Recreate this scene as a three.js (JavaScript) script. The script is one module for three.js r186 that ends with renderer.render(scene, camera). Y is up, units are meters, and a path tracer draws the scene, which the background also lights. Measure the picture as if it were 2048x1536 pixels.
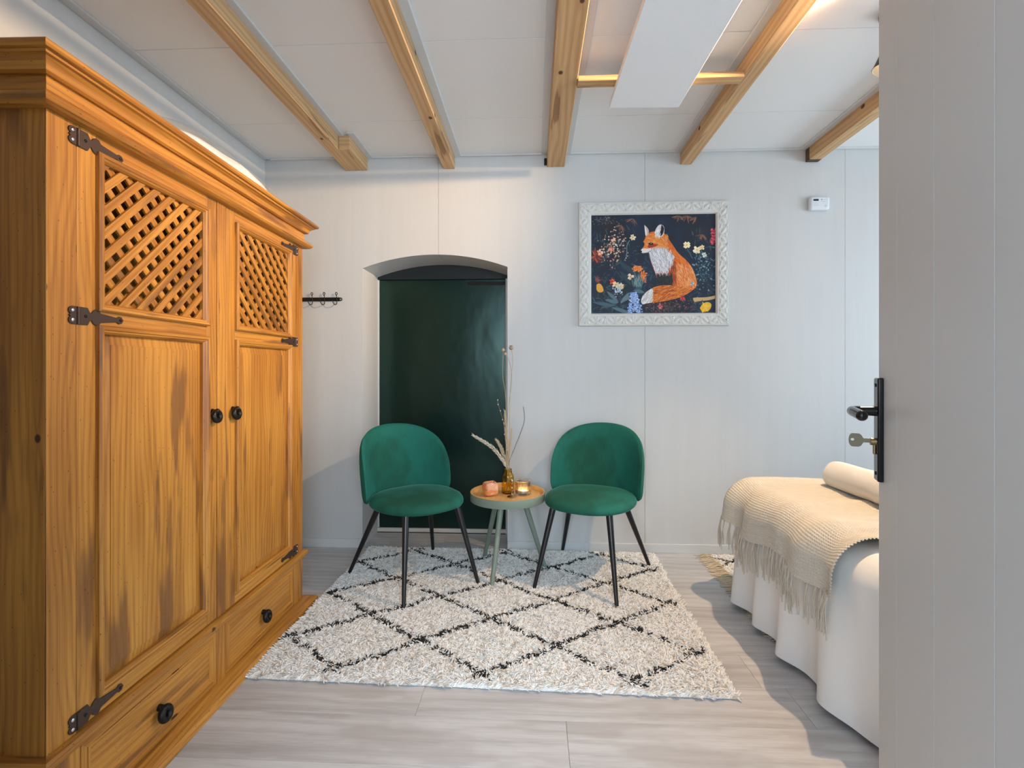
import * as THREE from 'three';
import { RoundedBoxGeometry } from 'three/addons/geometries/RoundedBoxGeometry.js';
import { RectAreaLightUniformsLib } from 'three/addons/lights/RectAreaLightUniformsLib.js';
import { mergeGeometries, mergeVertices, toCreasedNormals } from 'three/addons/utils/BufferGeometryUtils.js';

// ---------------------------------------------------------------- camera, light, exposure
const scene = new THREE.Scene();
const PI = Math.PI, V2 = (x, y) => new THREE.Vector2(x, y), V3 = (x, y, z) => new THREE.Vector3(x, y, z);
const camera = new THREE.PerspectiveCamera(2 * Math.atan(768 / 957) * 180 / PI, 2048 / 1536, 0.02, 60);
camera.position.set(0, 1.14, 3.03);
camera.rotation.y = Math.atan(43 / 957);
camera.setViewOffset(2048, 1536, 0, 28, 2048, 1536);        // rising lens: verticals stay vertical
const renderer = new THREE.WebGLRenderer({ antialias: true });
renderer.toneMapping = THREE.LinearToneMapping;
renderer.toneMappingExposure = 1.6;
renderer.shadowMap.enabled = true;
RectAreaLightUniformsLib.init();
scene.background = new THREE.Color().setRGB(0.75, 0.88, 1.0);

function daylight(x, y, z, w, h, tx, ty, tz, intensity, color) {
  const l = new THREE.RectAreaLight(color, intensity, w, h);
  l.position.set(x, y, z); l.lookAt(tx, ty, tz); scene.add(l);
}
const DAY = new THREE.Color().setRGB(0.68, 0.85, 1.0);
daylight(4.10, 1.50, 1.35, 2.1, 1.30, 0, 1.50, 1.35, 5.2, DAY);          // window over the bed head, right wall
daylight(-0.80, 1.50, 4.72, 0.5, 1.2, -0.80, 1.50, 0, 10.5, DAY);         // narrow window at the end of the hall
daylight(0.55, 1.50, 4.72, 1.3, 1.3, 0.55, 1.50, 0, 10, DAY);           // added unseen wide hall window, brightens the room evenly from the front
const LAMP_WARM = new THREE.Color().setRGB(1.0, 0.68, 0.40);
const LAMP_POWER = 1.0;

// ---------------------------------------------------------------- helpers
let seedState = 20240611;
const rnd = () => { seedState = (seedState + 0x6D2B79F5) | 0; let t = Math.imul(seedState ^ (seedState >>> 15), 1 | seedState); t = (t + Math.imul(t ^ (t >>> 7), 61 | t)) ^ t; return ((t ^ (t >>> 14)) >>> 0) / 4294967296; };
const rr = (a, b) => a + (b - a) * rnd();
const clamp = (x, a = 0, b = 1) => Math.min(b, Math.max(a, x));
const sst = (a, b, x) => { const t = clamp((x - a) / (b - a)); return t * t * (3 - 2 * t); };
const lerp = (a, b, t) => a + (b - a) * t;
function hash(x, y, s) { let h = Math.imul(x, 374761393) + Math.imul(y, 668265263) + Math.imul(s, 2147483647 ^ 0x5bd1e995); h = Math.imul(h ^ (h >>> 13), 1274126177); h ^= h >>> 16; return (h >>> 0) / 4294967296; }
function pn(x, y, px, py, s) {                                       // periodic value noise 0..1
  let ix = Math.floor(x), iy = Math.floor(y); const fx = x - ix, fy = y - iy;
  const u = fx * fx * (3 - 2 * fx), v = fy * fy * (3 - 2 * fy);
  ix = ((ix % px) + px) % px; iy = ((iy % py) + py) % py; const jx = (ix + 1) % px, jy = (iy + 1) % py;
  return lerp(lerp(hash(ix, iy, s), hash(jx, iy, s), u), lerp(hash(ix, jy, s), hash(jx, jy, s), u), v);
}
const ns = (x, y, s = 1) => pn(x, y, 65536, 65536, s);
function fbm(u, v, fx, fy, s, oct = 4) { let a = 0.5, r = 0, n = 0; for (let i = 0; i < oct; i++) { r += a * pn(u * fx, v * fy, fx, fy, s + i * 17); n += a; a *= 0.5; fx *= 2; fy *= 2; } return r / n; }

const used = {};
function numbered(n) { if (!(n in used)) { used[n] = 0; return n; } used[n]++; return n + '_' + String(used[n]).padStart(3, '0'); }
function thing(name, label, category, [x, y, z] = [0, 0, 0], turn = 0, group) {
  const o = new THREE.Group(); o.name = numbered(name); scene.add(o);
  o.position.set(x, y, z); o.rotation.y = turn; o.userData = { label, category };
  if (group) o.userData.group = group;
  return o;
}
function mesh(name, geo, mat, parent, label) {
  const m = new THREE.Mesh(geo, mat); m.name = name; m.castShadow = m.receiveShadow = true;
  if (label) m.userData.label = label;
  parent.add(m); return m;
}
function solo(name, geo, mat, label, category, group) {
  const m = mesh(numbered(name), geo, mat, scene, label); m.userData.category = category; if (group) m.userData.group = group; return m;
}
function struct(name, label) { const o = new THREE.Group(); o.name = name; o.userData = { kind: 'structure', label }; scene.add(o); return o; }
function smesh(name, geo, mat, label) { const m = mesh(name, geo, mat, scene, label); m.userData.kind = 'structure'; return m; }
const merge = (a) => mergeGeometries(a.map((g) => (g.index ? g.toNonIndexed() : g)));
const box = (x0, x1, y0, y1, z0, z1) => new THREE.BoxGeometry(x1 - x0, y1 - y0, z1 - z0).translate((x0 + x1) / 2, (y0 + y1) / 2, (z0 + z1) / 2);
const rbox = (x0, x1, y0, y1, z0, z1, r = 0.002, s = 1) => new RoundedBoxGeometry(x1 - x0, y1 - y0, z1 - z0, s, r).translate((x0 + x1) / 2, (y0 + y1) / 2, (z0 + z1) / 2);
const cyl = (rt, rb, h, n = 16) => new THREE.CylinderGeometry(rt, rb, h, n);
function between(a, b, r0, r1, n = 12) {                              // tapered rod from a (radius r0) to b (radius r1)
  const d = b.clone().sub(a), g = cyl(r1, r0, d.length(), n);
  g.applyQuaternion(new THREE.Quaternion().setFromUnitVectors(V3(0, 1, 0), d.clone().normalize()));
  return g.translate((a.x + b.x) / 2, (a.y + b.y) / 2, (a.z + b.z) / 2);
}
const tube = (pts, r, seg = 24, n = 8) => new THREE.TubeGeometry(new THREE.CatmullRomCurve3(pts), seg, r, n);
function grid(nu, nv, fn, wrapU = false) {
  const p = [], uv = [], id = [];
  for (let j = 0; j <= nv; j++) for (let i = 0; i <= nu; i++) { const q = fn(i / nu, j / nv); p.push(q[0], q[1], q[2]); uv.push(q[3] ?? i / nu, q[4] ?? j / nv); }
  for (let j = 0; j < nv; j++) for (let i = 0; i < nu; i++) { const a = j * (nu + 1) + i, b = a + 1, c = a + nu + 1, d = c + 1; id.push(a, b, d, a, d, c); }
  const g = new THREE.BufferGeometry();
  g.setAttribute('position', new THREE.Float32BufferAttribute(p, 3)); g.setAttribute('uv', new THREE.Float32BufferAttribute(uv, 2)); g.setIndex(id);
  g.computeVertexNormals();
  if (wrapU) { const n = g.attributes.normal; for (let j = 0; j <= nv; j++) { const a = j * (nu + 1), b = a + nu; const v = V3(n.getX(a) + n.getX(b), n.getY(a) + n.getY(b), n.getZ(a) + n.getZ(b)).normalize(); n.setXYZ(a, v.x, v.y, v.z); n.setXYZ(b, v.x, v.y, v.z); } }
  return g;
}
function lathe(pts, n = 40) { return new THREE.LatheGeometry(pts.map(([r, y]) => V2(r, y)), n); }
function wuv(geo, grain = 'y', su = 1, sv = 1, ou = 0, ov = 0) {      // uv in metres: v runs along the grain axis
  let g = geo.index ? geo.toNonIndexed() : geo; const p = g.attributes.position, uv = new Float32Array(p.count * 2);
  const A = V3(), B = V3(), Cc = V3(), n = V3(), gi = 'xyz'.indexOf(grain);
  for (let i = 0; i < p.count; i += 3) {
    A.fromBufferAttribute(p, i); B.fromBufferAttribute(p, i + 1); Cc.fromBufferAttribute(p, i + 2);
    n.copy(B).sub(A).cross(Cc.sub(A)); const a = [Math.abs(n.x), Math.abs(n.y), Math.abs(n.z)];
    let k = a.indexOf(Math.max(...a)); let vi = gi, ui; if (k === gi) { vi = (gi + 1) % 3; ui = (gi + 2) % 3; } else ui = 3 - k - gi;
    for (let j = 0; j < 3; j++) { const q = [p.getX(i + j), p.getY(i + j), p.getZ(i + j)]; uv[2 * (i + j)] = q[ui] / su + ou; uv[2 * (i + j) + 1] = q[vi] / sv + ov; }
  }
  g.setAttribute('uv', new THREE.BufferAttribute(uv, 2)); return g;
}
function dataTex(w, h, fn, srgb = true, rep = true) {
  const d = new Uint8Array(w * h * 4);
  for (let y = 0; y < h; y++) for (let x = 0; x < w; x++) { const c = fn((x + 0.5) / w, (y + 0.5) / h), k = 4 * (y * w + x); d[k] = clamp(c[0], 0, 255); d[k + 1] = clamp(c[1], 0, 255); d[k + 2] = clamp(c[2], 0, 255); d[k + 3] = 255; }
  const t = new THREE.DataTexture(d, w, h); t.magFilter = THREE.LinearFilter; t.minFilter = THREE.LinearFilter;
  if (rep) t.wrapS = t.wrapT = THREE.RepeatWrapping; if (srgb) t.colorSpace = THREE.SRGBColorSpace; t.needsUpdate = true; return t;
}
const std = (o) => new THREE.MeshStandardMaterial(o), phy = (o) => new THREE.MeshPhysicalMaterial(o);
const lin = (r, g, b) => new THREE.Color().setRGB(r, g, b);

// ---------------------------------------------------------------- wood textures (grain along v)
function woodTex(w, h, o) {
  const kn = o.knots || [];
  return dataTex(w, h, (u, v) => {
    let wu = u, core = 0;
    for (const [kx, ky, r] of kn) {
      let dx = u - kx, dy = v - ky; dx -= Math.round(dx); dy -= Math.round(dy);
      const X = dx * o.su, Y = dy * o.sv, d2 = (X * X + Y * Y * 0.10) / (r * r * 6);
      wu += Math.sign(dx) * (r * 1.1 / o.su) * Math.exp(-d2 * 2);
      const c = Math.hypot(X, Y * 0.7) / r; core = Math.max(core, 1 - sst(0.55, 1.1, c));
    }
    const warp = (fbm(u, v, o.wf || 4, o.wv || 2, 11 + o.seed, 3) - 0.5) * o.warp;
    const ph = wu * o.rings + warp * o.rings;
    const k = Math.abs(Math.sin(PI * ph)); const ring = Math.pow(k, o.sharp || 1.5);
    const fine = pn(u * o.fine, v * (o.fineV || 24), o.fine, o.fineV || 24, 31 + o.seed), f2 = pn(u * o.fine * 0.35 | 0 ? u * Math.round(o.fine * 0.35) : 0, v * 10, Math.round(o.fine * 0.35), 10, 37 + o.seed);
    const tone = fbm(u, v, o.tf || 5, o.tv || 2, 51 + o.seed, 3);
    let m = o.ringAmt * ring + o.fineAmt * (fine * 0.6 + f2 * 0.4) + o.toneAmt * tone; m /= (o.ringAmt + o.fineAmt + o.toneAmt);
    const st = o.stain ? sst(o.stain[0], o.stain[1], fbm(u, v, o.stain[2], o.stain[3], 71 + o.seed, 4) + 0.10 * (fine - 0.5)) * o.stain[4] : 0;
    const A = o.a, B = o.b, S = o.s || B, K = o.k || S, q = [0, 0, 0];
    for (let i = 0; i < 3; i++) { let c = lerp(A[i], B[i], sst(0.15, 0.85, m)); c = lerp(c, S[i], st); c = lerp(c, K[i], core * 0.9); q[i] = c; }
    if (o.specks && hash(Math.floor(u * 512), Math.floor(v * 512), 91 + o.seed) > 1 - o.specks) { q[0] *= 0.55; q[1] *= 0.5; q[2] *= 0.5; }
    return q;
  });
}
const PU = 0.8, PV = 1.6;
const pineTex = woodTex(1024, 1024, { su: PU, sv: PV, seed: 1, rings: 44, warp: 0.14, sharp: 0.8, fine: 500, fineV: 9, ringAmt: 0.24, fineAmt: 0.42, toneAmt: 0.85, tf: 10, tv: 3, a: [148, 90, 32], b: [214, 152, 66], s: [104, 66, 38], k: [60, 34, 18], stain: [0.59, 0.75, 16, 5, 0.6], knots: [[0.2, 0.3, 0.009], [0.63, 0.72, 0.012], [0.85, 0.12, 0.008]], specks: 0.0012 });
const beamTex = woodTex(512, 1024, { su: 0.4, sv: 1.6, seed: 9, rings: 14, warp: 0.14, sharp: 1.2, fine: 220, fineV: 16, ringAmt: 0.28, fineAmt: 0.3, toneAmt: 0.6, a: [178, 138, 94], b: [212, 176, 130], s: [120, 82, 48], k: [70, 42, 22], stain: [0.66, 0.76, 8, 3, 0.6], knots: [[0.25, 0.1, 0.010], [0.7, 0.35, 0.012], [0.4, 0.62, 0.009], [0.12, 0.85, 0.011], [0.85, 0.8, 0.008]], specks: 0.0006 });
const FU = 0.78, FV = 2.58;
const floorTex = woodTex(1024, 2048, { su: FU, sv: FV, seed: 14, rings: 16, wf: 5, wv: 6, warp: 0.12, sharp: 1.3, fine: 300, fineV: 60, ringAmt: 0.16, fineAmt: 0.30, toneAmt: 0.6, tf: 6, tv: 4, a: [170, 169, 170], b: [208, 208, 210], s: [164, 159, 157], k: [172, 166, 163], stain: [0.60, 0.76, 9, 9, 0.4], knots: [[0.12, 0.15, 0.014], [0.55, 0.4, 0.012], [0.85, 0.72, 0.010]], specks: 0.0 });
const tableTex = woodTex(512, 512, { su: 0.5, sv: 0.5, seed: 21, rings: 18, warp: 0.06, fine: 260, fineV: 10, ringAmt: 0.2, fineAmt: 0.4, toneAmt: 0.4, a: [206, 158, 92], b: [226, 182, 116] });

const pine = std({ map: pineTex, roughness: 0.42, bumpMap: pineTex, bumpScale: 0.0004 });
const beamMat = std({ map: beamTex, roughness: 0.7, bumpMap: beamTex, bumpScale: 0.0008 });
const floorMat = std({ map: floorTex, roughness: 0.5, bumpMap: floorTex, bumpScale: 0.0003 });
const wood = (name, geo, mat, parent, grain = 'y') => mesh(name, wuv(geo, grain, PU, PV, rnd(), rnd()), mat, parent);

// painted surfaces
const wallBump = dataTex(512, 512, (u, v) => { const a = fbm(u, v, 90, 3, 3, 3), b = fbm(u, v, 24, 24, 5, 3); const c = 255 * (0.7 * a + 0.3 * b); return [c, c, c]; }, false);
const wallTone = dataTex(256, 256, (u, v) => { const a = fbm(u, v, 40, 2, 8, 3), k = 202 + 4 * (a - 0.5); return [k, k, k - 1]; });
const wallMat = std({ map: wallTone, roughness: 0.6, bumpMap: wallBump, bumpScale: 0.00025 });
const paintWhite = std({ color: lin(0.62, 0.63, 0.63), roughness: 0.45 });
const ceilBump = dataTex(256, 256, (u, v) => { const c = 255 * fbm(u, v, 20, 20, 13, 4); return [c, c, c]; }, false);
const ceilMat = std({ color: lin(0.80, 0.80, 0.79), roughness: 0.7, bumpMap: ceilBump, bumpScale: 0.001 });
const blackMetal = std({ color: lin(0.012, 0.012, 0.014), roughness: 0.35, metalness: 0.6 });
const ironMat = std({ color: lin(0.075, 0.045, 0.034), roughness: 0.5, metalness: 0.45 });
const steelMat = std({ color: lin(0.75, 0.75, 0.77), roughness: 0.25, metalness: 1 });

// ---------------------------------------------------------------- room shell
const XL = -1.741, XR = 4.20, H = 2.505, ZF = 2.62, HB = 4.9;
{ // floor: laminate planks laid across the room
  const fl = struct('floor', 'pale grey oak laminate planks');
  mesh('subfloor', box(XL - 0.15, XR + 0.15, -0.10, -0.009, -0.45, HB + 0.1), std({ color: lin(0.12, 0.11, 0.10), roughness: 0.9 }), fl);
  const W = 0.195, L = 1.29; let row = 0;
  for (let z = 1.47 - 9 * W; z < HB; z += W, row++) {
    const k = Math.round((z - 1.47) / W);
    const off = k === 0 ? 0.105 : k === -1 ? -0.39 : (hash(k + 50, 3, 7) * L);
    const xa = z > ZF ? -1.35 : z + W < 0.01 ? -1.2 : XL, xb = z > ZF ? 1.35 : z + W < 0.01 ? -0.05 : XR;
    for (let x = off - 6 * L; x < xb; x += L) {
      const x0 = Math.max(x, xa), x1 = Math.min(x + L, xb); if (x1 - x0 < 0.02) continue;
      const z0 = Math.max(z, -0.34), z1 = Math.min(z + W, HB); if (z1 - z0 < 0.02) continue;
      const g = rbox(x0 + 0.0004, x1 - 0.0004, -0.009, 0, z0 + 0.0004, z1 - 0.0004, 0.0008);
      mesh('plank', wuv(g, 'x', FU, FV, rnd(), rnd()), floorMat, fl);
    }
  }
}
const arcY = (x) => { const cx = -0.6315, w = 0.4665, s = 0.083, R = (w * w + s * s) / (2 * s); return 1.877 - R + Math.sqrt(Math.max(0, R * R - (x - cx) ** 2)); };
{ // back wall: three tall boards, the arched recess cut through the first two
  const wb = struct('wall_back', 'white painted panelled wall with an arched recess');
  const A0 = -1.098, A1 = -0.165, gap = 0.0008;
  const arc = (a, b, n = 20) => Array.from({ length: n + 1 }, (_, i) => { const x = lerp(a, b, i / n); return [x, arcY(x)]; });
  const polys = [
    [[XL - 0.1, 0], [A0, 0], ...arc(A0, -0.606 - gap), [-0.606 - gap, H + 0.1], [XL - 0.1, H + 0.1]],
    [[-0.606 + gap, H + 0.1], ...arc(-0.606 + gap, A1), [A1, 0], [0.697 - gap, 0], [0.697 - gap, H + 0.1]],
    [[0.697 + gap, 0], [1.913 - gap, 0], [1.913 - gap, H + 0.1], [0.697 + gap, H + 0.1]],
    [[1.913 + gap, 0], [XR + 0.1, 0], [XR + 0.1, H + 0.1], [1.913 + gap, H + 0.1]]];
  for (const p of polys) {
    const g = new THREE.ExtrudeGeometry(new THREE.Shape(p.map(([x, y]) => V2(x, y))), { depth: 0.3, bevelEnabled: false }).translate(0, 0, -0.3);
    mesh('wall_board', wuv(g, 'y', 1.3, 1.3, rnd(), 0), wallMat, wb);
  }
  mesh('backing', box(XL - 0.1, XR + 0.1, 0, H + 0.1, -0.42, -0.37), wallMat, wb);
  mesh('backing', box(XL - 0.1, A0 - 0.05, 0, H + 0.1, -0.37, -0.3), wallMat, wb);
  mesh('backing', box(A1 + 0.05, XR + 0.1, 0, H + 0.1, -0.37, -0.3), wallMat, wb);
}
smesh('wall_left', wuv(box(XL - 0.15, XL, 0, H + 0.1, -0.42, ZF + 0.12), 'y', 1.3, 1.3), wallMat, 'white painted side wall behind the wardrobe');
function wallHole(name, x0, x1, holes, place, label) {
  const s = new THREE.Shape([V2(x0, 0), V2(x1, 0), V2(x1, H + 0.1), V2(x0, H + 0.1)]);
  for (const [hx0, hx1, hy0, hy1] of holes) s.holes.push(new THREE.Path([V2(hx0, hy0), V2(hx0, hy1), V2(hx1, hy1), V2(hx1, hy0)]));
  const g = new THREE.ExtrudeGeometry(s, { depth: 0.12, bevelEnabled: false }); place(g);
  smesh(name, wuv(g, 'y', 1.3, 1.3), wallMat, label);
}
wallHole('wall_right', -0.42, ZF + 0.12, [[0.3, 2.4, 0.85, 2.15]], (g) => g.rotateY(-PI / 2).translate(XR + 0.12, 0, 0), 'white wall with the window over the bed head');
wallHole('wall_front', XL - 0.1, XR + 0.1, [[-0.54, 0.52, 0.004, 2.15]], (g) => g.translate(0, 0, ZF), 'white wall with the doorway');
smesh('wall_hall_left', wuv(box(-1.45, -1.35, 0, H + 0.1, ZF + 0.12, HB + 0.1), 'y', 1.3, 1.3), wallMat, 'white hall wall');
smesh('wall_hall_right', wuv(box(1.35, 1.45, 0, H + 0.1, ZF + 0.12, HB + 0.1), 'y', 1.3, 1.3), wallMat, 'white hall wall');
wallHole('wall_hall_end', -1.45, 1.45, [[-1.05, -0.55, 0.9, 2.1], [-0.10, 1.20, 0.85, 2.15]], (g) => g.translate(0, 0, HB - 0.12), 'white hall end wall with a window');
const paneMat = phy({ color: lin(1, 1, 1), transmission: 1, thickness: 0, roughness: 0.0, ior: 1.45 });
function windowUnit(name, w, h, place, label) {
  const o = struct(name, label); place(o);
  for (const [a, b, c, d] of [[-w / 2, w / 2, -h / 2, -h / 2 + 0.05], [-w / 2, w / 2, h / 2 - 0.05, h / 2], [-w / 2, -w / 2 + 0.05, -h / 2, h / 2], [w / 2 - 0.05, w / 2, -h / 2, h / 2], [-0.025, 0.025, -h / 2, h / 2]]) mesh('window_frame', rbox(a, b, c, d, -0.03, 0.03, 0.004), paintWhite, o);
  for (const s of [-1, 1]) mesh('pane', box(s * w / 4 - w / 4 + 0.04, s * w / 4 + w / 4 - 0.04, -h / 2 + 0.04, h / 2 - 0.04, -0.002, 0.002), paneMat, o);
}
windowUnit('window_1', 2.1, 1.3, (o) => { o.position.set(XR + 0.06, 1.5, 1.35); o.rotation.y = PI / 2; }, 'white framed window over the bed head');
windowUnit('window_2', 0.5, 1.2, (o) => o.position.set(-0.80, 1.5, HB - 0.06), 'narrow white framed window at the end of the hall');

windowUnit('added_window_3', 1.3, 1.3, (o) => o.position.set(0.55, 1.5, HB - 0.06), 'added unseen wide window in the hall end, there to brighten the room');  // invented opening behind the camera, carries the added frontal daylight

// ceiling boards, laths along the beams
const BEAMS = [[-1.205, -1.132], [-0.572, -0.500], [0.085, 0.195], [0.913, 0.983], [1.675, 1.748], [2.42, 2.49], [3.2, 3.27]];
{
  const c = struct('ceiling', 'white painted ceiling boards between the beams');
  mesh('ceiling_slab', box(XL - 0.15, XR + 0.15, H + 0.006, H + 0.16, -0.42, ZF + 0.12), paintWhite, c);
  mesh('hall_ceiling', box(-1.45, 1.45, H, H + 0.16, ZF + 0.12, HB + 0.1), paintWhite, c);
  const ed = [XL, ...BEAMS.map(([a, b]) => (a + b) / 2), XR], zs = [-0.001, 0.44, 1.06, 1.68, 2.3, ZF];
  for (let i = 0; i + 1 < ed.length; i++) for (let j = 0; j + 1 < zs.length; j++)
    mesh('ceiling_board', wuv(rbox(ed[i] + 0.0005, ed[i + 1] - 0.0005, H, H + 0.012, zs[j] + 0.0012, zs[j + 1] - 0.0012, 0.0015), 'z', 1, 1, rnd(), rnd()), ceilMat, c);
}
{
  let n = 1;
  const strip = (x0, x1, z0, z1) => smesh('trim_' + n++, rbox(x0, x1, H - 0.010, H + 0.001, z0, z1, 0.004, 2), paintWhite, 'white lath along the ceiling');
  strip(XL, XL + 0.042, 0.02, ZF); strip(XL + 0.042, XR, 0, 0.018);
  BEAMS.forEach(([a, b], i) => {
    strip(a - 0.036, a + 0.002, 0.018, ZF);
    if (i === 0) { strip(b - 0.002, b + 0.034, 0.30, ZF); strip(b + 0.06, b + 0.106, 0.018, 0.335); } else strip(b - 0.002, b + 0.042, 0.018, ZF);
  });
}
// baseboards
smesh('baseboard_back', rbox(-0.165, XR, 0, 0.056, 0, 0.013, 0.003), paintWhite, 'low white baseboard');
smesh('baseboard_back_left', rbox(XL, -1.098, 0, 0.056, 0, 0.013, 0.003), paintWhite, 'low white baseboard');
smesh('baseboard_left', rbox(XL, XL + 0.013, 0, 0.056, 0.014, ZF, 0.003), paintWhite, 'low white baseboard');

// ---------------------------------------------------------------- beams
{
  const labs = ['narrow pine ceiling beam above the wardrobe, its wall end doubled by a short block', 'narrow knotty pine ceiling beam above the arched dark door', 'widest pine ceiling beam, between arched door and fox picture', 'narrow pine ceiling beam beside the white heating panel, on the bed side', 'pine ceiling beam with dark rotten end above the white wall alarm', 'pine ceiling beam over the middle of the bed', 'pine ceiling beam next to the window wall'];
  BEAMS.forEach(([a, b], i) => {
    const t = thing('ceiling_beam', labs[i], 'beam', [(a + b) / 2, 2.42, 0.001], 0, 'pine ceiling beams');
    const w = (b - a) / 2, g = rbox(-w, w, 0, H - 0.001 - 2.42, 0, ZF - 0.002, 0.004);
    mesh('timber', wuv(g, 'z', 0.4, 1.6, rnd(), rnd()), beamMat, t);
    if (i === 4) mesh('rotten_end', wuv(rbox(-w - 0.0006, w + 0.0006, -0.0006, H - 2.4215, 0.0005, 0.045, 0.003), 'z', 0.2, 0.2, 0.1, 0.4), std({ color: lin(0.10, 0.06, 0.035), roughness: 0.9, bumpMap: beamTex, bumpScale: 0.003 }), t, 'dark brown decayed wood');
    if (i === 2) mesh('wall_shoe', rbox(-w - 0.018, -w - 0.001, 0.012, 0.050, 0, 0.02, 0.002), std({ color: lin(0.02, 0.014, 0.01), roughness: 0.9 }), t, 'dark block beside the beam end');
    if (i === 0) mesh('end_block', wuv(rbox(w + 0.001, w + 0.068, 0.001, H - 2.421, 0, 0.30, 0.004), 'z', 0.4, 1.6, 0.3, 0.2), beamMat, t, 'short block beside the beam end');
  });
}

// ---------------------------------------------------------------- the dark door in the recess
{
  const d = struct('door_1', 'glossy blackish green door in the arched recess');
  const doorBump = dataTex(256, 512, (u, v) => { const c = 255 * fbm(u, v, 5, 5, 44, 4); return [c, c, c]; }, false);
  const m = phy({ color: lin(0.004, 0.017, 0.013), roughness: 0.26, specularColor: lin(0.68, 1.0, 0.88), bumpMap: doorBump, bumpScale: 0.004 });
  const mTop = std({ color: lin(0.008, 0.012, 0.012), roughness: 0.6 });
  const s = new THREE.Shape([V2(-1.086, 0.03), V2(-0.196, 0.03), V2(-0.196, 1.772), V2(-1.086, 1.772)]);
  mesh('door_leaf', wuv(new THREE.ExtrudeGeometry(s, { depth: 0.035, bevelEnabled: true, bevelSize: 0.002, bevelThickness: 0.002, bevelSegments: 1 }).translate(0, 0, -0.345), 'y', 0.9, 1.75), m, d);
  const arc = Array.from({ length: 21 }, (_, i) => { const x = lerp(-0.16, -1.10, i / 20); return V2(x, arcY(clamp(x, -1.098, -0.165)) + 0.01); });
  mesh('header_board', new THREE.ExtrudeGeometry(new THREE.Shape([V2(-1.10, 1.777), V2(-0.16, 1.777), ...arc]), { depth: 0.04, bevelEnabled: false }).translate(0, 0, -0.345), mTop, d);
  mesh('door_frame', rbox(-1.10, -1.0885, 0.03, 1.776, -0.35, -0.302, 0.002), paintWhite, d);
  mesh('door_frame', rbox(-0.1935, -0.165, 0.0, 1.776, -0.35, -0.285, 0.002), paintWhite, d);
  mesh('threshold', rbox(-1.10, -0.166, 0.0, 0.028, -0.35, -0.296, 0.004), std({ color: lin(0.62, 0.57, 0.50), roughness: 0.5 }), d);
  mesh('latch', rbox(-0.46, -0.20, 1.735, 1.757, -0.309, -0.303, 0.002), std({ color: lin(0.02, 0.012, 0.008), roughness: 0.6, metalness: 0.5 }), d);
}

// ---------------------------------------------------------------- open white door at the right
{
  const d = struct('door_2', 'open white boarded door with black lever handle');
  const hinge = V3(0.497, 0, 2.607), free = V3(0.807, 0, 1.873), dir = free.clone().sub(hinge).normalize();
  d.position.copy(free); d.rotation.y = Math.atan2(-dir.x, -dir.z);    // local +z runs from free edge to hinge; face looks along -x
  const doorH = 2.03;
  let s = 0;
  for (const w of [0.1417, 0.2115, 0.2116, 0.2116, 0.05]) { mesh('door_board', rbox(0, 0.038, 0.008, doorH, s + 0.0009, s + w - 0.0009, 0.0008, 1), paintWhite, d); s += w; }
  mesh('door_core', box(0.022, 0.034, 0.012, doorH - 0.004, 0.002, s - 0.002), paintWhite, d);
  const gloss = std({ color: lin(0.012, 0.012, 0.013), roughness: 0.14, metalness: 0.3 });
  mesh('handle_plate', rbox(-0.0115, 0.001, 0.885, 1.122, 0.008, 0.045, 0.004, 2), gloss, d, 'long glossy black back plate');
  for (const y of [1.105, 0.903]) mesh('screw', cyl(0.004, 0.004, 0.002, 12).rotateZ(PI / 2).translate(-0.0122, y, 0.026), blackMetal, d);
  const lever = merge([between(V3(-0.008, 1.045, 0.026), V3(-0.05, 1.045, 0.026), 0.0115, 0.010, 20),
    tube([V3(-0.040, 1.045, 0.024), V3(-0.055, 1.045, 0.030), V3(-0.058, 1.0445, 0.055), V3(-0.057, 1.043, 0.085), V3(-0.055, 1.041, 0.118)], 0.0112, 30, 16),
    new THREE.SphereGeometry(0.0115, 18, 12).translate(-0.055, 1.041, 0.118)]);
  mesh('lever_handle', lever, gloss, d, 'black curved lever');
  const brass = std({ color: lin(0.36, 0.25, 0.13), roughness: 0.35, metalness: 0.9 });
  mesh('lock_cylinder', merge([cyl(0.0085, 0.0085, 0.010, 20).rotateZ(PI / 2).translate(-0.0165, 0.975, 0.026), rbox(-0.0165, -0.0115, 0.946, 0.972, 0.021, 0.031, 0.002)]), brass, d);
  const ks = new THREE.Shape(); ks.moveTo(-0.004, 0.0042); ks.lineTo(0.012, 0.0042); ks.bezierCurveTo(0.016, 0.0042, 0.015, 0.0145, 0.024, 0.0150); ks.lineTo(0.034, 0.0150); ks.bezierCurveTo(0.043, 0.014, 0.043, -0.014, 0.034, -0.0150); ks.lineTo(0.024, -0.0150); ks.bezierCurveTo(0.015, -0.0145, 0.016, -0.0042, 0.012, -0.0042); ks.lineTo(-0.004, -0.0042);
  const kh = new THREE.Path(); kh.absellipse(0.034, 0.001, 0.0042, 0.0036, 0, 2 * PI); ks.holes.push(kh);
  mesh('key', new THREE.ExtrudeGeometry(ks, { depth: 0.002, bevelEnabled: true, bevelSize: 0.0006, bevelThickness: 0.0005, bevelSegments: 2 }).rotateY(PI).translate(-0.0215, 0.977, 0.027), std({ color: lin(0.20, 0.17, 0.12), roughness: 0.4, metalness: 0.9 }), d, 'flat nickel key in the lock');
  mesh('coat_hook', merge([cyl(0.014, 0.014, 0.006, 18).rotateZ(PI / 2).translate(-0.003, 1.742, 0.50), tube([V3(-0.004, 1.742, 0.50), V3(-0.03, 1.735, 0.50), V3(-0.045, 1.745, 0.50), V3(-0.05, 1.765, 0.50)], 0.005, 16, 8)]), blackMetal, d);
}

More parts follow.
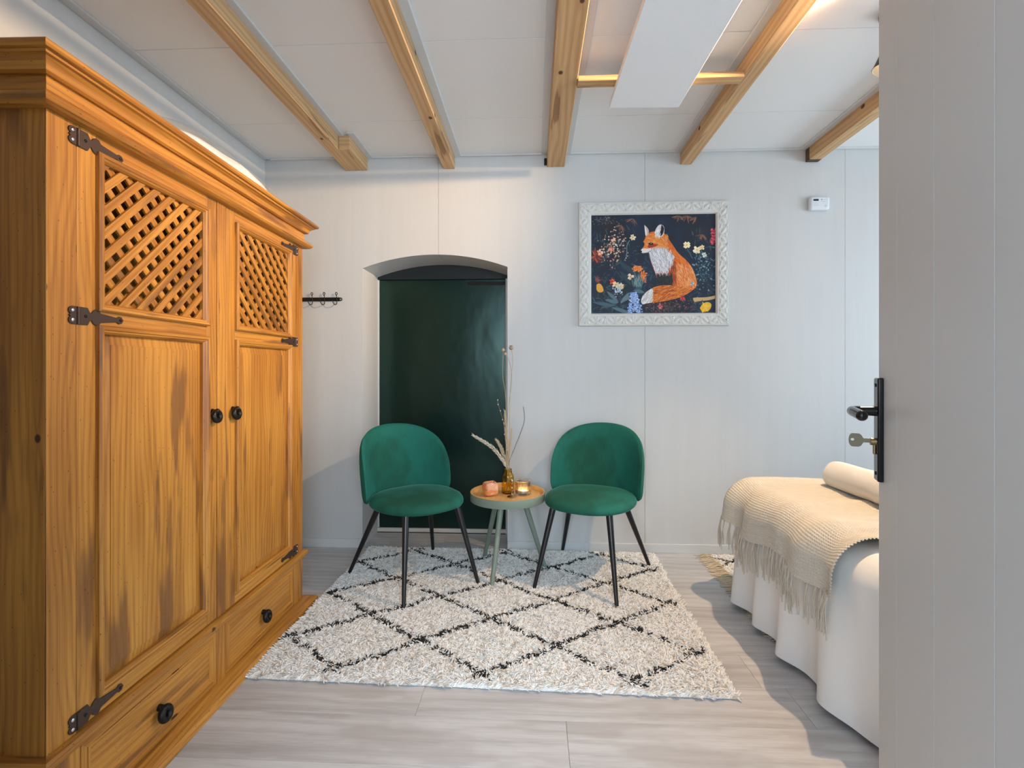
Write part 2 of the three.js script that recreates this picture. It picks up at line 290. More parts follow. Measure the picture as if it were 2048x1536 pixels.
// ---------------------------------------------------------------- wardrobe
function runs(profile, path, closed) {                                 // profile [(out, y)] swept along corner points path(out) -> [[x,z],...]; flat runs with crisp mitres
  const out = [], uvs = [];
  const rings = profile.map(([d, y]) => path(d).map(([x, z]) => [x, y, z]));
  const n = rings[0].length;
  for (let k = 0; k + 1 < n + (closed ? 1 : 0); k++) for (let i = 0; i + 1 < rings.length; i++) {
    const a = rings[i][k], b = rings[i][(k + 1) % n], c = rings[i + 1][(k + 1) % n], d = rings[i + 1][k];
    out.push(...a, ...b, ...c, ...a, ...c, ...d);
  }
  const g = new THREE.BufferGeometry(); g.setAttribute('position', new THREE.Float32BufferAttribute(out, 3)); g.setAttribute('uv', new THREE.Float32BufferAttribute(new Float32Array(out.length / 3 * 2), 2));
  g.computeVertexNormals(); return g;
}
function rectFrame(y0, y1, z0, z1, prof, only = -1) {                              // frame on a front plane: prof [(inset, out)]
  const out = [];
  const ring = ([q, d]) => [[d, y0 + q, z0 + q], [d, y0 + q, z1 - q], [d, y1 - q, z1 - q], [d, y1 - q, z0 + q]];
  for (let i = 0; i + 1 < prof.length; i++) { const A = ring(prof[i]), B = ring(prof[i + 1]); for (let k = 0; k < 4; k++) { if (only >= 0 && k % 2 !== only) continue; const l = (k + 1) % 4; out.push(...A[k], ...B[l], ...A[l], ...A[k], ...B[k], ...B[l]); } }
  const g = new THREE.BufferGeometry(); g.setAttribute('position', new THREE.Float32BufferAttribute(out, 3)); g.setAttribute('uv', new THREE.Float32BufferAttribute(new Float32Array(out.length / 3 * 2), 2)); g.computeVertexNormals(); return g;
}
function woodFrame(name, y0, y1, z0, z1, prof, mat, parent) {           // grain runs along each rail of the frame
  const ou = rnd(), ov = rnd();
  return mesh(name, mergeGeometries([wuv(rectFrame(y0, y1, z0, z1, prof, 0), 'z', PU, PV, ou, ov), wuv(rectFrame(y0, y1, z0, z1, prof, 1), 'y', PU, PV, ou + 0.3, ov)]), mat, parent);
}
{
  const W = 0.6235, D = 0.60;
  const w = thing('wardrobe', 'honey coloured antique pine wardrobe with lattice doors and two drawers', 'wardrobe', [-1.113, 0, 1.372], 0.018);
  const upath = (d) => [[-D, W + d], [d, W + d], [d, -W - d], [-D, -W - d]];
  const upath2 = (pts) => runs(pts, (d) => upath(d).slice(1));              // front and far end
  const nearRun = (pts) => runs(pts, (d) => upath(d).slice(0, 2));         // the end towards the room door
  // carcass
  for (const s of [1, -1]) {
    const z0 = s > 0 ? W - 0.02 : -W, z1 = s > 0 ? W : -W + 0.02;
    wood('side_board', rbox(-D, -0.235, 0.262, 1.745, z0, z1, 0.002), pine, w); wood('side_board', rbox(-0.2345, -0.0045, 0.262, 1.745, z0, z1, 0.002), pine, w);
    wood('corner_post', merge([box(-0.0315, -0.004, 0.262, 1.745, s > 0 ? W - 0.073 : -W + 0.0205, s > 0 ? W - 0.0205 : -W + 0.073), rbox(-0.0042, 0, 0.262, 1.745, s > 0 ? W - 0.073 : -W, s > 0 ? W : -W + 0.073, 0.0018)]), pine, w);
    wood('side_skirt', rbox(-D, -0.001, 0.02, 0.235, z0, z1, 0.002), pine, w);
    wood('base_post', rbox(-0.03, 0, 0.03, 0.23, s > 0 ? W - 0.084 : -W, s > 0 ? W : -W + 0.084, 0.002), pine, w);
  }
  wood('base_post', rbox(-0.03, 0, 0.03, 0.23, -0.0245, 0.0245, 0.002), pine, w);
  wood('back_board', box(-D, -D + 0.012, 0.02, 1.83, -W + 0.02, W - 0.02), pine, w);
  wood('bottom_board', box(-D + 0.012, -0.03, 0.24, 0.26, -W + 0.02, W - 0.02), pine, w, 'z');
  wood('top_board', rbox(-D, 0.0, 1.80, 1.853, -W + 0.001, W - 0.001, 0.002), pine, w, 'z');
  wood('lower_moulding', upath2([[0, 1.733], [0.020, 1.733], [0.031, 1.738], [0.036, 1.746], [0.035, 1.754], [0.028, 1.760], [0.014, 1.763], [0.009, 1.768], [0.007, 1.775]]), pine, w, 'z');
  wood('lower_moulding', nearRun([[0, 1.733], [0.020, 1.733], [0.031, 1.738], [0.036, 1.746], [0.035, 1.754], [0.028, 1.760], [0.014, 1.763], [0.009, 1.768], [0.007, 1.775]]), pine, w, 'x');
  wood('frieze', upath2([[0.0065, 1.772], [0.0065, 1.812]]), pine, w, 'z');
  wood('frieze', nearRun([[0.0065, 1.772], [0.0065, 1.812]]), pine, w, 'x');
  wood('crown', upath2([[0.006, 1.806], [0.014, 1.804], [0.022, 1.808], [0.023, 1.815], [0.027, 1.824], [0.036, 1.831], [0.043, 1.833], [0.044, 1.839], [0.053, 1.840], [0.057, 1.845], [0.057, 1.852], [0.053, 1.857], [-0.06, 1.857]]), pine, w, 'z');
  wood('crown', nearRun([[0.006, 1.806], [0.014, 1.804], [0.022, 1.808], [0.023, 1.815], [0.027, 1.824], [0.036, 1.831], [0.043, 1.833], [0.044, 1.839], [0.053, 1.840], [0.057, 1.845], [0.057, 1.852], [0.053, 1.857], [-0.06, 1.857]]), pine, w, 'x');
  wood('ledge', upath2([[-0.03, 0.264], [0.006, 0.264], [0.016, 0.261], [0.021, 0.254], [0.019, 0.246], [0.012, 0.243], [0.011, 0.237], [0.008, 0.230], [-0.02, 0.226]]), pine, w, 'z');
  wood('ledge', nearRun([[-0.03, 0.264], [0.006, 0.264], [0.016, 0.261], [0.021, 0.254], [0.019, 0.246], [0.012, 0.243], [0.011, 0.237], [0.008, 0.230], [-0.02, 0.226]]), pine, w, 'x');
  wood('plinth', upath2([[-0.03, 0.036], [0.010, 0.036], [0.020, 0.033], [0.034, 0.030], [0.046, 0.025], [0.053, 0.015], [0.054, 0.001], [-0.02, 0.001]]), pine, w, 'z');
  wood('plinth', nearRun([[-0.03, 0.036], [0.010, 0.036], [0.020, 0.033], [0.034, 0.030], [0.046, 0.025], [0.053, 0.015], [0.054, 0.001], [-0.02, 0.001]]), pine, w, 'x');
  // doors
  const hw = 0.5275;
  const mould = [[0, 0], [0.0, 0.010], [0.004, 0.0145], [0.011, 0.0135], [0.013, 0.010], [0.017, 0.0085], [0.022, 0.001], [0.022, -0.010]];
  for (const s of [1, -1]) {                                            // s=1: door at the camera end
    const door = new THREE.Group(); door.name = 'door'; w.add(door);
    const za = s > 0 ? 0.0245 : -0.0265 - hw, zb = za + hw - 0.002, yb = 0.268, yt = 1.737;
    const sw = 0.053, zi0 = za + sw, zi1 = zb - sw, X0 = -0.024;
    wood('door_stile', rbox(X0, 0, yb, yt, za, zi0, 0.002), pine, door); wood('door_stile', rbox(X0, 0, yb, yt, zi1, zb, 0.002), pine, door);
    for (const [a, b] of [[yb, 0.314], [1.252, 1.291], [1.690, yt]]) wood('door_rail', rbox(X0, -0.0003, a, b, zi0 + 0.0005, zi1 - 0.0005, 0.0015), pine, door, 'z');
    if (s > 0) wood('meeting_strip', rbox(-0.004, 0.003, yb, yt, -0.0242, 0.0238, 0.002), pine, door);
    woodFrame('lattice_moulding', 1.289, 1.692, zi0 - 0.002, zi1 + 0.002, mould, pine, door);
    woodFrame('panel_moulding', 0.312, 1.254, zi0 - 0.002, zi1 + 0.002, mould, pine, door);
    // raised panel
    const py0 = 0.330, py1 = 1.236, pz0 = zi0 + 0.016, pz1 = zi1 - 0.016;
    wood('raised_panel', merge([rectFrame(py0, py1, pz0, pz1, [[0, -0.011], [0.030, -0.0055], [0.0305, -0.0035], [0.034, -0.003]]), new THREE.PlaneGeometry(pz1 - pz0 - 0.068, py1 - py0 - 0.068).rotateY(PI / 2).translate(-0.003, (py0 + py1) / 2, (pz0 + pz1) / 2)]), pine, door, 'y');
    wood('panel_back', box(-0.02, -0.014, 0.31, 1.256, zi0, zi1), pine, door);
    // lattice: two layers of slats clipped to the opening
    const ly0 = 1.302, ly1 = 1.679, lz0 = zi0 + 0.012, lz1 = zi1 - 0.012, cy = (ly0 + ly1) / 2, cz = (lz0 + lz1) / 2, hy = (ly1 - ly0) / 2, hz = (lz1 - lz0) / 2;
    const pitch = 0.0418, sl = 0.0198;
    for (const layer of [0, 1]) {
      const sg = (layer === 0 ? 1 : -1) * (s > 0 ? 1 : -1);            // direction of the diagonal
      for (let k = -10; k <= 10; k++) {
        const c = (k + (layer ? 0.3 : 0.1)) * pitch;
        let poly = [[-hz, -hy], [hz, -hy], [hz, hy], [-hz, hy]];
        for (const [sign, lim] of [[1, c + sl / 2], [-1, -(c - sl / 2)]]) {  // keep sign*f <= lim, f = (y - sg z)/sqrt2
          const f = (p) => sign * (p[1] - sg * p[0]) / Math.SQRT2 - lim, o = [];
          for (let i = 0; i < poly.length; i++) { const A = poly[i], B = poly[(i + 1) % poly.length], fa = f(A), fb = f(B); if (fa <= 0) o.push(A); if (fa * fb < 0) { const t = fa / (fa - fb); o.push([lerp(A[0], B[0], t), lerp(A[1], B[1], t)]); } }
          poly = o; if (!poly.length) break;
        }
        if (poly.length < 3) continue;
        let ar = 0; poly.forEach((p, i) => { const q = poly[(i + 1) % poly.length]; ar += p[0] * q[1] - q[0] * p[1]; }); if (Math.abs(ar) < 0.0006) continue;
        const g = new THREE.ExtrudeGeometry(new THREE.Shape(poly.map(([z, y]) => V2(z, y))), { depth: 0.0055, bevelEnabled: true, bevelSize: -0.0002, bevelThickness: 0.0007, bevelOffset: 0, bevelSegments: 1 });
        const u = wuv(g.clone().rotateZ(-sg * PI / 4), 'x', PU, PV, rnd(), rnd()); const gg = g.index ? g.toNonIndexed() : g; gg.setAttribute('uv', u.attributes.uv);
        gg.applyMatrix4(new THREE.Matrix4().makeBasis(V3(0, 0, -1), V3(0, 1, 0), V3(1, 0, 0))).scale(1, 1, 1);
        mesh(layer ? 'back_slat' : 'front_slat', gg.translate(layer ? -0.0165 : -0.0085, cy, cz), pine, door);
      }
    }
    // ring handle
    const hzp = s > 0 ? 0.048 : -0.066;
    mesh('ring_handle', merge([new THREE.TorusGeometry(0.0158, 0.0092, 14, 32).rotateY(PI / 2).rotateZ(0.12).translate(0.0165, 0.980, hzp), cyl(0.006, 0.009, 0.016, 12).rotateZ(-PI / 2).translate(0.008, 0.997, hzp), new THREE.SphereGeometry(0.0085, 12, 8).translate(0.018, 0.998, hzp)]), std({ color: lin(0.03, 0.022, 0.016), roughness: 0.32, metalness: 0.7 }), door, 'dark iron ring handle');
  }
  // strap hinges
  const hingeShape = (() => { const p = [[0.002, -0.021], [0.027, -0.021], [0.033, -0.010], [0.038, -0.008], [0.043, -0.016], [0.050, -0.020], [0.058, -0.019], [0.064, -0.011], [0.112, -0.0055], [0.119, -0.0095], [0.126, -0.0085], [0.132, 0], [0.126, 0.0085], [0.119, 0.0095], [0.112, 0.0055], [0.064, 0.011], [0.058, 0.019], [0.050, 0.020], [0.043, 0.016], [0.038, 0.008], [0.033, 0.010], [0.027, 0.021], [0.002, 0.021]]; return new THREE.Shape(p.map(([a, b]) => V2(a, b))); })();
  const leafShape = (() => { const h = new THREE.Shape(); h.moveTo(0, -0.021); h.lineTo(0, 0.021); h.lineTo(-0.012, 0.021); h.bezierCurveTo(-0.024, 0.02, -0.024, 0.006, -0.017, 0.004); h.lineTo(-0.021, 0); h.lineTo(-0.017, -0.004); h.bezierCurveTo(-0.024, -0.006, -0.024, -0.02, -0.012, -0.021); return h; })();
  const ex = { depth: 0.0022, bevelEnabled: true, bevelSize: 0.0005, bevelThickness: 0.0005, bevelSegments: 1, curveSegments: 6 };
  for (const s of [1, -1]) for (const y of [1.703, 1.272, 0.292]) {
    const o = new THREE.Group(); o.name = 'hinge'; o.position.set(0.001, y, s * (0.551)); o.rotation.y = s > 0 ? PI / 2 : PI / 2; w.add(o);
    if (s < 0) o.scale.x = -1;                                          // local x runs towards the middle of the wardrobe
    const g = [new THREE.ExtrudeGeometry(hingeShape, ex), new THREE.ExtrudeGeometry(leafShape, ex), cyl(0.0038, 0.0038, 0.042, 12).translate(0.001, 0, 0.003)];
    mesh('strap', merge(g), ironMat, o, 'brown iron strap');
    for (const dy of [-0.0115, 0.0115]) mesh('screw', new THREE.SphereGeometry(0.0048, 12, 8).scale(1, 1, 0.45).translate(-0.0125, dy, 0.003), steelMat, o, 'bright steel screw');
    for (const dx of [0.021, 0.122]) mesh('screw', new THREE.SphereGeometry(0.0038, 10, 8).scale(1, 1, 0.5).translate(dx, 0, 0.003), blackMetal, o);
  }
  // drawers
  for (const s of [1, -1]) {
    const dr = new THREE.Group(); dr.name = 'drawer'; w.add(dr);
    const z0 = s > 0 ? 0.0255 : -W + 0.0855, z1 = s > 0 ? W - 0.0855 : -0.0255, y0 = 0.038, y1 = 0.223;
    wood('drawer_front', rbox(-0.03, -0.006, y0, y1, z0, z1, 0.002), pine, dr, 'z');
    woodFrame('drawer_moulding', y0, y1, z0, z1, [[0, -0.008], [0.001, -0.001], [0.016, -0.001], [0.018, 0.002], [0.022, 0.003], [0.026, 0.000], [0.030, -0.0065]], pine, dr);
    wood('drawer_box', box(-0.45, -0.03, y0 + 0.01, y1 - 0.02, z0 + 0.01, z1 - 0.01), pine, dr, 'z');
    const zc = (z0 + z1) / 2 - 0.0;
    mesh('ring_handle', merge([new THREE.TorusGeometry(0.0165, 0.0098, 14, 32).rotateY(PI / 2).rotateZ(0.15).translate(0.0145, 0.118, zc), cyl(0.007, 0.010, 0.022, 12).rotateZ(-PI / 2).translate(0.005, 0.135, zc), new THREE.SphereGeometry(0.009, 12, 8).translate(0.016, 0.136, zc)]), std({ color: lin(0.016, 0.015, 0.014), roughness: 0.4, metalness: 0.6 }), dr, 'black iron ring pull');
  }
  w.traverse((o) => { if (o.isMesh) o.material.side = THREE.DoubleSide; });
}

// ---------------------------------------------------------------- rug with shaggy pile
const RUGX0 = -1.028, RUGX1 = 0.735, RUGZ0 = 0.045, RUGZ1 = 1.33;
function tuftGeo() {
  const g = grid(5, 3, (u, v) => { const a = u * 2 * PI, r = 0.0027 * (1 - 0.45 * v * v) * (v > 0.99 ? 0.4 : 1); return [Math.cos(a) * r + 0.008 * v * v, 0.026 * v - 0.004 * v * v * v, Math.sin(a) * r]; });
  return g;
}
const tuft = tuftGeo();
const pileMat = std({ color: lin(1, 1, 1), roughness: 0.95 });
function pile(parent, x0, x1, z0, z1, step, hgt, dark, clipFn) {
  const nx = Math.floor((x1 - x0) / step), nz = Math.floor((z1 - z0) / step), list = [];
  for (let i = 0; i <= nx; i++) for (let j = 0; j <= nz; j++) {
    const x = x0 + (i + rr(-0.5, 0.5)) * step, z = z0 + (j + rr(-0.5, 0.5)) * step;
    if (clipFn && !clipFn(x, z)) continue;
    list.push([x, z]);
  }
  const im = new THREE.InstancedMesh(tuft, pileMat, list.length); im.name = 'pile'; im.userData = { kind: 'stuff', label: 'cream shaggy pile with thin black diamond lines' }; im.castShadow = im.receiveShadow = true;
  const M = new THREE.Matrix4(), q = new THREE.Quaternion(), e = new THREE.Euler(), col = new THREE.Color();
  list.forEach(([x, z], k) => {
    const ex = Math.min(x - x0, x1 - x), ez = Math.min(z - z0, z1 - z), edge = 1 - sst(0, 0.03, Math.min(ex, ez));
    const clump = ns(x * 55, z * 55, 4), clump2 = ns(x * 16, z * 16, 9);
    let yaw = clump * 9 + rr(-0.9, 0.9), lean = rr(0.3, 0.95) + edge * 0.1;
    if (edge > 0.3) yaw = lerp(yaw, ex < ez ? (x - x0 < 0.05 ? PI : 0) : (z - z0 < 0.05 ? PI / 2 : -PI / 2), 0.75);
    e.set(0, yaw, 0); q.setFromEuler(e); const q2 = new THREE.Quaternion().setFromAxisAngle(V3(0, 0, 1), -lean); q.multiply(q2);
    const s = hgt * (0.75 + 0.35 * clump2 + rr(-0.15, 0.15));
    const d = dark(x, z);
    M.compose(V3(x, 0.004, z), q, V3(1.15, d ? s * 1.12 : s, 1.15)); im.setMatrixAt(k, M);
    if (d) col.setRGB(0.018, 0.017, 0.018); else { const t = rnd(), b = rr(0.88, 1.06); if (t < 0.16) col.setRGB(0.66 * b, 0.58 * b, 0.49 * b); else col.setRGB(0.90 * b, 0.89 * b, 0.87 * b); }
    im.setColorAt(k, col);
  });
  parent.add(im); return im;
}
const rugLines = (x, z) => {
  const wx = x + 0.012 * (ns(x * 6, z * 6, 21) - 0.5), wz = z + 0.02 * (ns(x * 5, z * 5, 22) - 0.5);
  const u = (wx + 0.168) / 0.562, v = (wz - 1.272) / 0.395, f = (t) => Math.abs(t - Math.round(t));
  const d = Math.min(f(u + v), f(u - v)) * 0.395 * 0.82;
  return d < 0.0062 && x > -1.02 && x < 0.70 && z > 0.06 && z < 1.29 && ns(x * 40, z * 40, 31) < 0.82;
};
{
  const t = thing('shaggy_rug', 'large cream shaggy rug with black diamond lines under the chairs', 'rug', [0, 0.0005, 0], -0.02);
  mesh('rug_backing', rbox(RUGX0, RUGX1, 0, 0.008, RUGZ0, RUGZ1, 0.003), std({ color: lin(0.80, 0.76, 0.69), roughness: 1 }), t);
  pile(t, RUGX0, RUGX1, RUGZ0, RUGZ1, 0.0044, 0.95, rugLines);
}
{
  const t = thing('berber_rug', 'cream rug with beige fringe, half hidden under the bed', 'rug', [0, 0.0005, 0]);
  mesh('rug_backing', rbox(1.085, 2.6, 0, 0.008, 0.04, 0.98, 0.003), std({ color: lin(0.6, 0.55, 0.46), roughness: 1 }), t);
  pile(t, 1.085, 1.6, 0.05, 0.97, 0.0065, 0.6, (x, z) => { const u = (x - 1.16) / 0.4, v = (z - 0.16) / 0.3, f = (q) => Math.abs(q - Math.round(q)); return Math.min(f(u + v), f(u - v)) * 0.25 < 0.009; });
  const fm = std({ color: lin(0.66, 0.54, 0.38), roughness: 1 });
  for (let k = 0; k < 36; k++) {
    const z = 0.05 + k * 0.0257, gs = [];
    for (let j = 0; j < 5; j++) { const L = rr(0.075, 0.115), dz = rr(-0.02, 0.02); gs.push(tube([V3(1.095, 0.007, z + rr(-0.007, 0.007)), V3(1.095 - L * 0.35, 0.012 + rr(0, 0.006), z + dz * 0.4), V3(1.095 - L * 0.7, 0.006, z + dz * 0.8), V3(1.095 - L, 0.003, z + dz + rr(-0.006, 0.006))], 0.0022, 8, 5)); }
    mesh('tassel', merge(gs), fm, t);
  }
}

// ---------------------------------------------------------------- green velvet chairs
const velvetTex = dataTex(512, 512, (u, v) => {
  const a = fbm(u, v, 4, 4, 61, 4), b = fbm(u, v, 40, 14, 64, 3), nap = sst(0.28, 0.72, a + 0.16 * (b - 0.5));
  const k = 0.86 + 0.24 * nap; return [4 * k + 6 * nap, 92 * k, 71 * k + 9 * nap];
});
const velvet = phy({ map: velvetTex, roughness: 0.85, sheen: 1, sheenRoughness: 0.38, sheenColor: lin(0.28, 0.68, 0.54) });
const legMat = std({ color: lin(0.010, 0.010, 0.012), roughness: 0.32 });
function seatGeo() {
  const out = (th) => { const c = Math.cos(th), s = Math.sin(th); const e = 2 / 2.35; const x = 0.245 * Math.sign(c) * Math.pow(Math.abs(c), e), z = (s > 0 ? 0.262 : 0.225) * Math.sign(s) * Math.pow(Math.abs(s), e); return [x * (1 - 0.05 * (z > 0 ? z / 0.25 : 0)), z]; };
  const prof = [[0, 0.478], [0.3, 0.4775], [0.6, 0.475], [0.8, 0.470], [0.9, 0.464], [0.955, 0.456], [0.985, 0.446], [1.0, 0.434], [0.995, 0.424], [0.975, 0.417], [0.93, 0.413], [0.5, 0.413], [0, 0.413]];
  const n = 72; return mergeVertices(grid(n, prof.length - 1, (u, v) => { const [r, y] = prof[Math.round(v * (prof.length - 1))], [x, z] = out(-u * 2 * PI); const w = y > 0.44 ? 0.003 * (ns(x * r * 9 + 40, z * r * 9 + 40, 3) - 0.5) : 0; return [x * r, y + w, z * r, x * r * 1.6 + 0.5, z * r * 1.6 + 0.5]; }, true));
}
function backGeo() {
  const C0 = 0.56, N = 96, NR = 22, R = 0.262;
  const S = (ph, y) => { const k = y - 0.46; return V3(R * Math.sin(ph) * (1 + 0.05 * clamp(k * 2)), y, -0.02 - 0.225 * Math.cos(ph) - 0.17 * k); };
  const bound = (th) => { const c = Math.cos(th), s = Math.sin(th); if (s >= 0) return [1.40 * Math.sign(c) * Math.pow(Math.abs(c), 2 / 2.1), 0.262 * Math.pow(s, 2 / 2.1)]; const e = 2 / 5; return [1.40 * Math.sign(c) * Math.pow(Math.abs(c), e), -0.150 * Math.pow(-s, e)]; };
  const th0 = 0.024, e = 1e-3;
  const sheet = (side) => grid(N, NR, (u, v) => {
    const th = side > 0 ? -u * 2 * PI : u * 2 * PI, r = Math.pow(v, 0.62), [bx, by] = bound(th);
    const ph = bx * r * (by > 0 ? 1 : 1), y = C0 + by * r, p = S(ph, y);
    const du = S(ph + e, y).sub(S(ph - e, y)), dv = S(ph, y + e).sub(S(ph, y - e)), n = du.cross(dv).normalize();   // points to the back or front
    if (n.z < 0) n.multiplyScalar(-1); if (Math.abs(ph) > 1.2) { const m = V3(-Math.sin(ph), 0, Math.cos(ph)); if (n.dot(m) < 0) n.multiplyScalar(-1); }
    const t = th0 * Math.sqrt(Math.max(0, 1 - Math.pow(r, 7))) + (side > 0 ? 0.004 * (1 - r) : 0);
    p.addScaledVector(n, side * t); return [p.x, p.y, p.z, ph * 0.45 + 0.5 + (side < 0 ? 0.3 : 0), y * 1.6];
  }, true);
  return mergeVertices(mergeGeometries([sheet(1), sheet(-1)]), 1e-5);
}
const seatG = seatGeo(), backG = backGeo(); seatG.computeVertexNormals(); backG.computeVertexNormals();
const legTop = { f: [0.150, 0.172], r: [0.150, -0.125] }, legFoot = { f: [0.215, 0.278], r: [0.265, -0.279] };
function chair(label, pos, turn) {
  const t = thing('velvet_chair', label, 'chair', pos, turn, 'green velvet chairs at the side table');
  mesh('seat', seatG, velvet, t); mesh('backrest', backG, velvet, t);
  for (const k of ['f', 'r']) for (const s of [-1, 1]) {
    const g = between(V3(s * legFoot[k][0], 0.012, legFoot[k][1]), V3(s * legTop[k][0], 0.418, legTop[k][1]), 0.0095, 0.0175, 20);
    mesh('leg', g, legMat, t);
    mesh('foot_cap', between(V3(s * legFoot[k][0], 0.008, legFoot[k][1]), V3(s * legFoot[k][0], 0.0125, legFoot[k][1]), 0.0098, 0.0098, 14), blackMetal, t);
  }
}
chair('green velvet chair with black legs in front of the dark door', [-0.640, 0.0, 0.440], Math.atan2(0.373, 0.415));
chair('green velvet chair with black legs below the fox picture', [0.312, 0.0, 0.388], Math.atan2(-0.22, 0.50));

// ---------------------------------------------------------------- tray table
{
  const t = thing('tray_table', 'small round sage green tray table with wooden top and three legs', 'side table', [-0.146, 0, 0.338]);
  const sage = std({ color: lin(0.20, 0.255, 0.205), roughness: 0.5 });
  mesh('tray_rim', lathe([[0.0, 0.410], [0.196, 0.410], [0.2095, 0.414], [0.2105, 0.4565], [0.2085, 0.4585]], 80), sage, t, 'sage green outside of the tray');
  const tm = std({ map: tableTex, roughness: 0.4 });
  const inner = lathe([[0.2086, 0.4586], [0.2045, 0.4586], [0.2030, 0.4565], [0.2025, 0.436], [0.2005, 0.4335], [0, 0.4335]], 80); { const p = inner.attributes.position, uv = inner.attributes.uv; for (let i = 0; i < p.count; i++) uv.setXY(i, p.getX(i) * 2 + 0.5 + (p.getY(i) > 0.436 ? p.getY(i) : 0), p.getZ(i) * 2); }
  tm.side = THREE.DoubleSide; sage.side = THREE.DoubleSide;
  mesh('tray_top', inner, tm, t, 'light bamboo tray surface');
  for (const [fx, fz] of [[-0.150, -0.194], [-0.071, 0.195], [0.212, -0.055]]) mesh('leg', between(V3(fx, 0.012, fz), V3(fx * 0.42, 0.411, fz * 0.42), 0.0115, 0.0165, 20), sage, t);
}
const TT = 0.434;
{ // salt stone tealight holder
  const c = V3(-0.243, TT, 0.345), t = thing('salt_stone', 'pink orange salt crystal tealight holder on the tray table', 'candle holder', [c.x, c.y, c.z], 0.5);
  const st = dataTex(256, 256, (u, v) => { const a = fbm(u, v, 5, 5, 81, 4), b = fbm(u, v, 12, 12, 82, 3), k = sst(0.45, 0.62, a), w = sst(0.55, 0.72, b); return [lerp(lerp(236, 242, k), 248, w * 0.7), lerp(lerp(146, 182, k), 222, w * 0.7), lerp(lerp(84, 142, k), 204, w * 0.7)]; });
  const g = new THREE.SphereGeometry(1, 48, 36); const p = g.attributes.position, v = V3();
  for (let i = 0; i < p.count; i++) { v.fromBufferAttribute(p, i).normalize(); const k = Math.pow(Math.abs(v.x) ** 4.2 + Math.abs(v.y) ** 4.2 + Math.abs(v.z) ** 4.2, -1 / 4.2); const f = 1 + 0.10 * (ns(v.x * 1.8 + 5, v.y * 1.8 + v.z * 2.1 + 5, 7) - 0.5) + 0.04 * (ns(v.x * 5 + 9, v.y * 5 + v.z * 5 + 9, 8) - 0.5); const hole = v.y > 0.8 ? sst(0.86, 0.93, v.y) * 0.45 : 0; p.setXYZ(i, v.x * k * f * 0.039, Math.max(0.0003, 0.0395 + v.y * k * f * 0.0385 * (1 - hole)), v.z * k * f * 0.037); }
  g.computeVertexNormals();
  mesh('salt_block', mergeVertices(g), phy({ map: st, roughness: 0.55, transmission: 0.25, thickness: 0.0, bumpMap: st, bumpScale: 0.002 }), t);
}
const stemsAt = V3(-0.147, TT, 0.292);
{ // amber bottle
  const t = thing('amber_bottle', 'amber glass bottle vase on the tray table', 'vase', [stemsAt.x, stemsAt.y, stemsAt.z]);
  const o = [[0, 0.0005], [0.028, 0.0005], [0.0335, 0.004], [0.035, 0.012], [0.035, 0.093], [0.033, 0.105], [0.027, 0.114], [0.0225, 0.118], [0.0245, 0.122], [0.0245, 0.126], [0.0215, 0.128], [0.0215, 0.133], [0.0235, 0.136], [0.0225, 0.140]];
  const i = [[0.0195, 0.140], [0.0190, 0.118], [0.024, 0.112], [0.030, 0.103], [0.032, 0.092], [0.032, 0.013], [0.029, 0.006], [0, 0.005]];
  mesh('bottle_glass', lathe([...o, ...i], 56), phy({ color: lin(1, 1, 1), transmission: 1, thickness: 0.003, roughness: 0.03, ior: 1.5, attenuationColor: lin(0.80, 0.52, 0.05), attenuationDistance: 0.007, side: THREE.DoubleSide }), t);
}
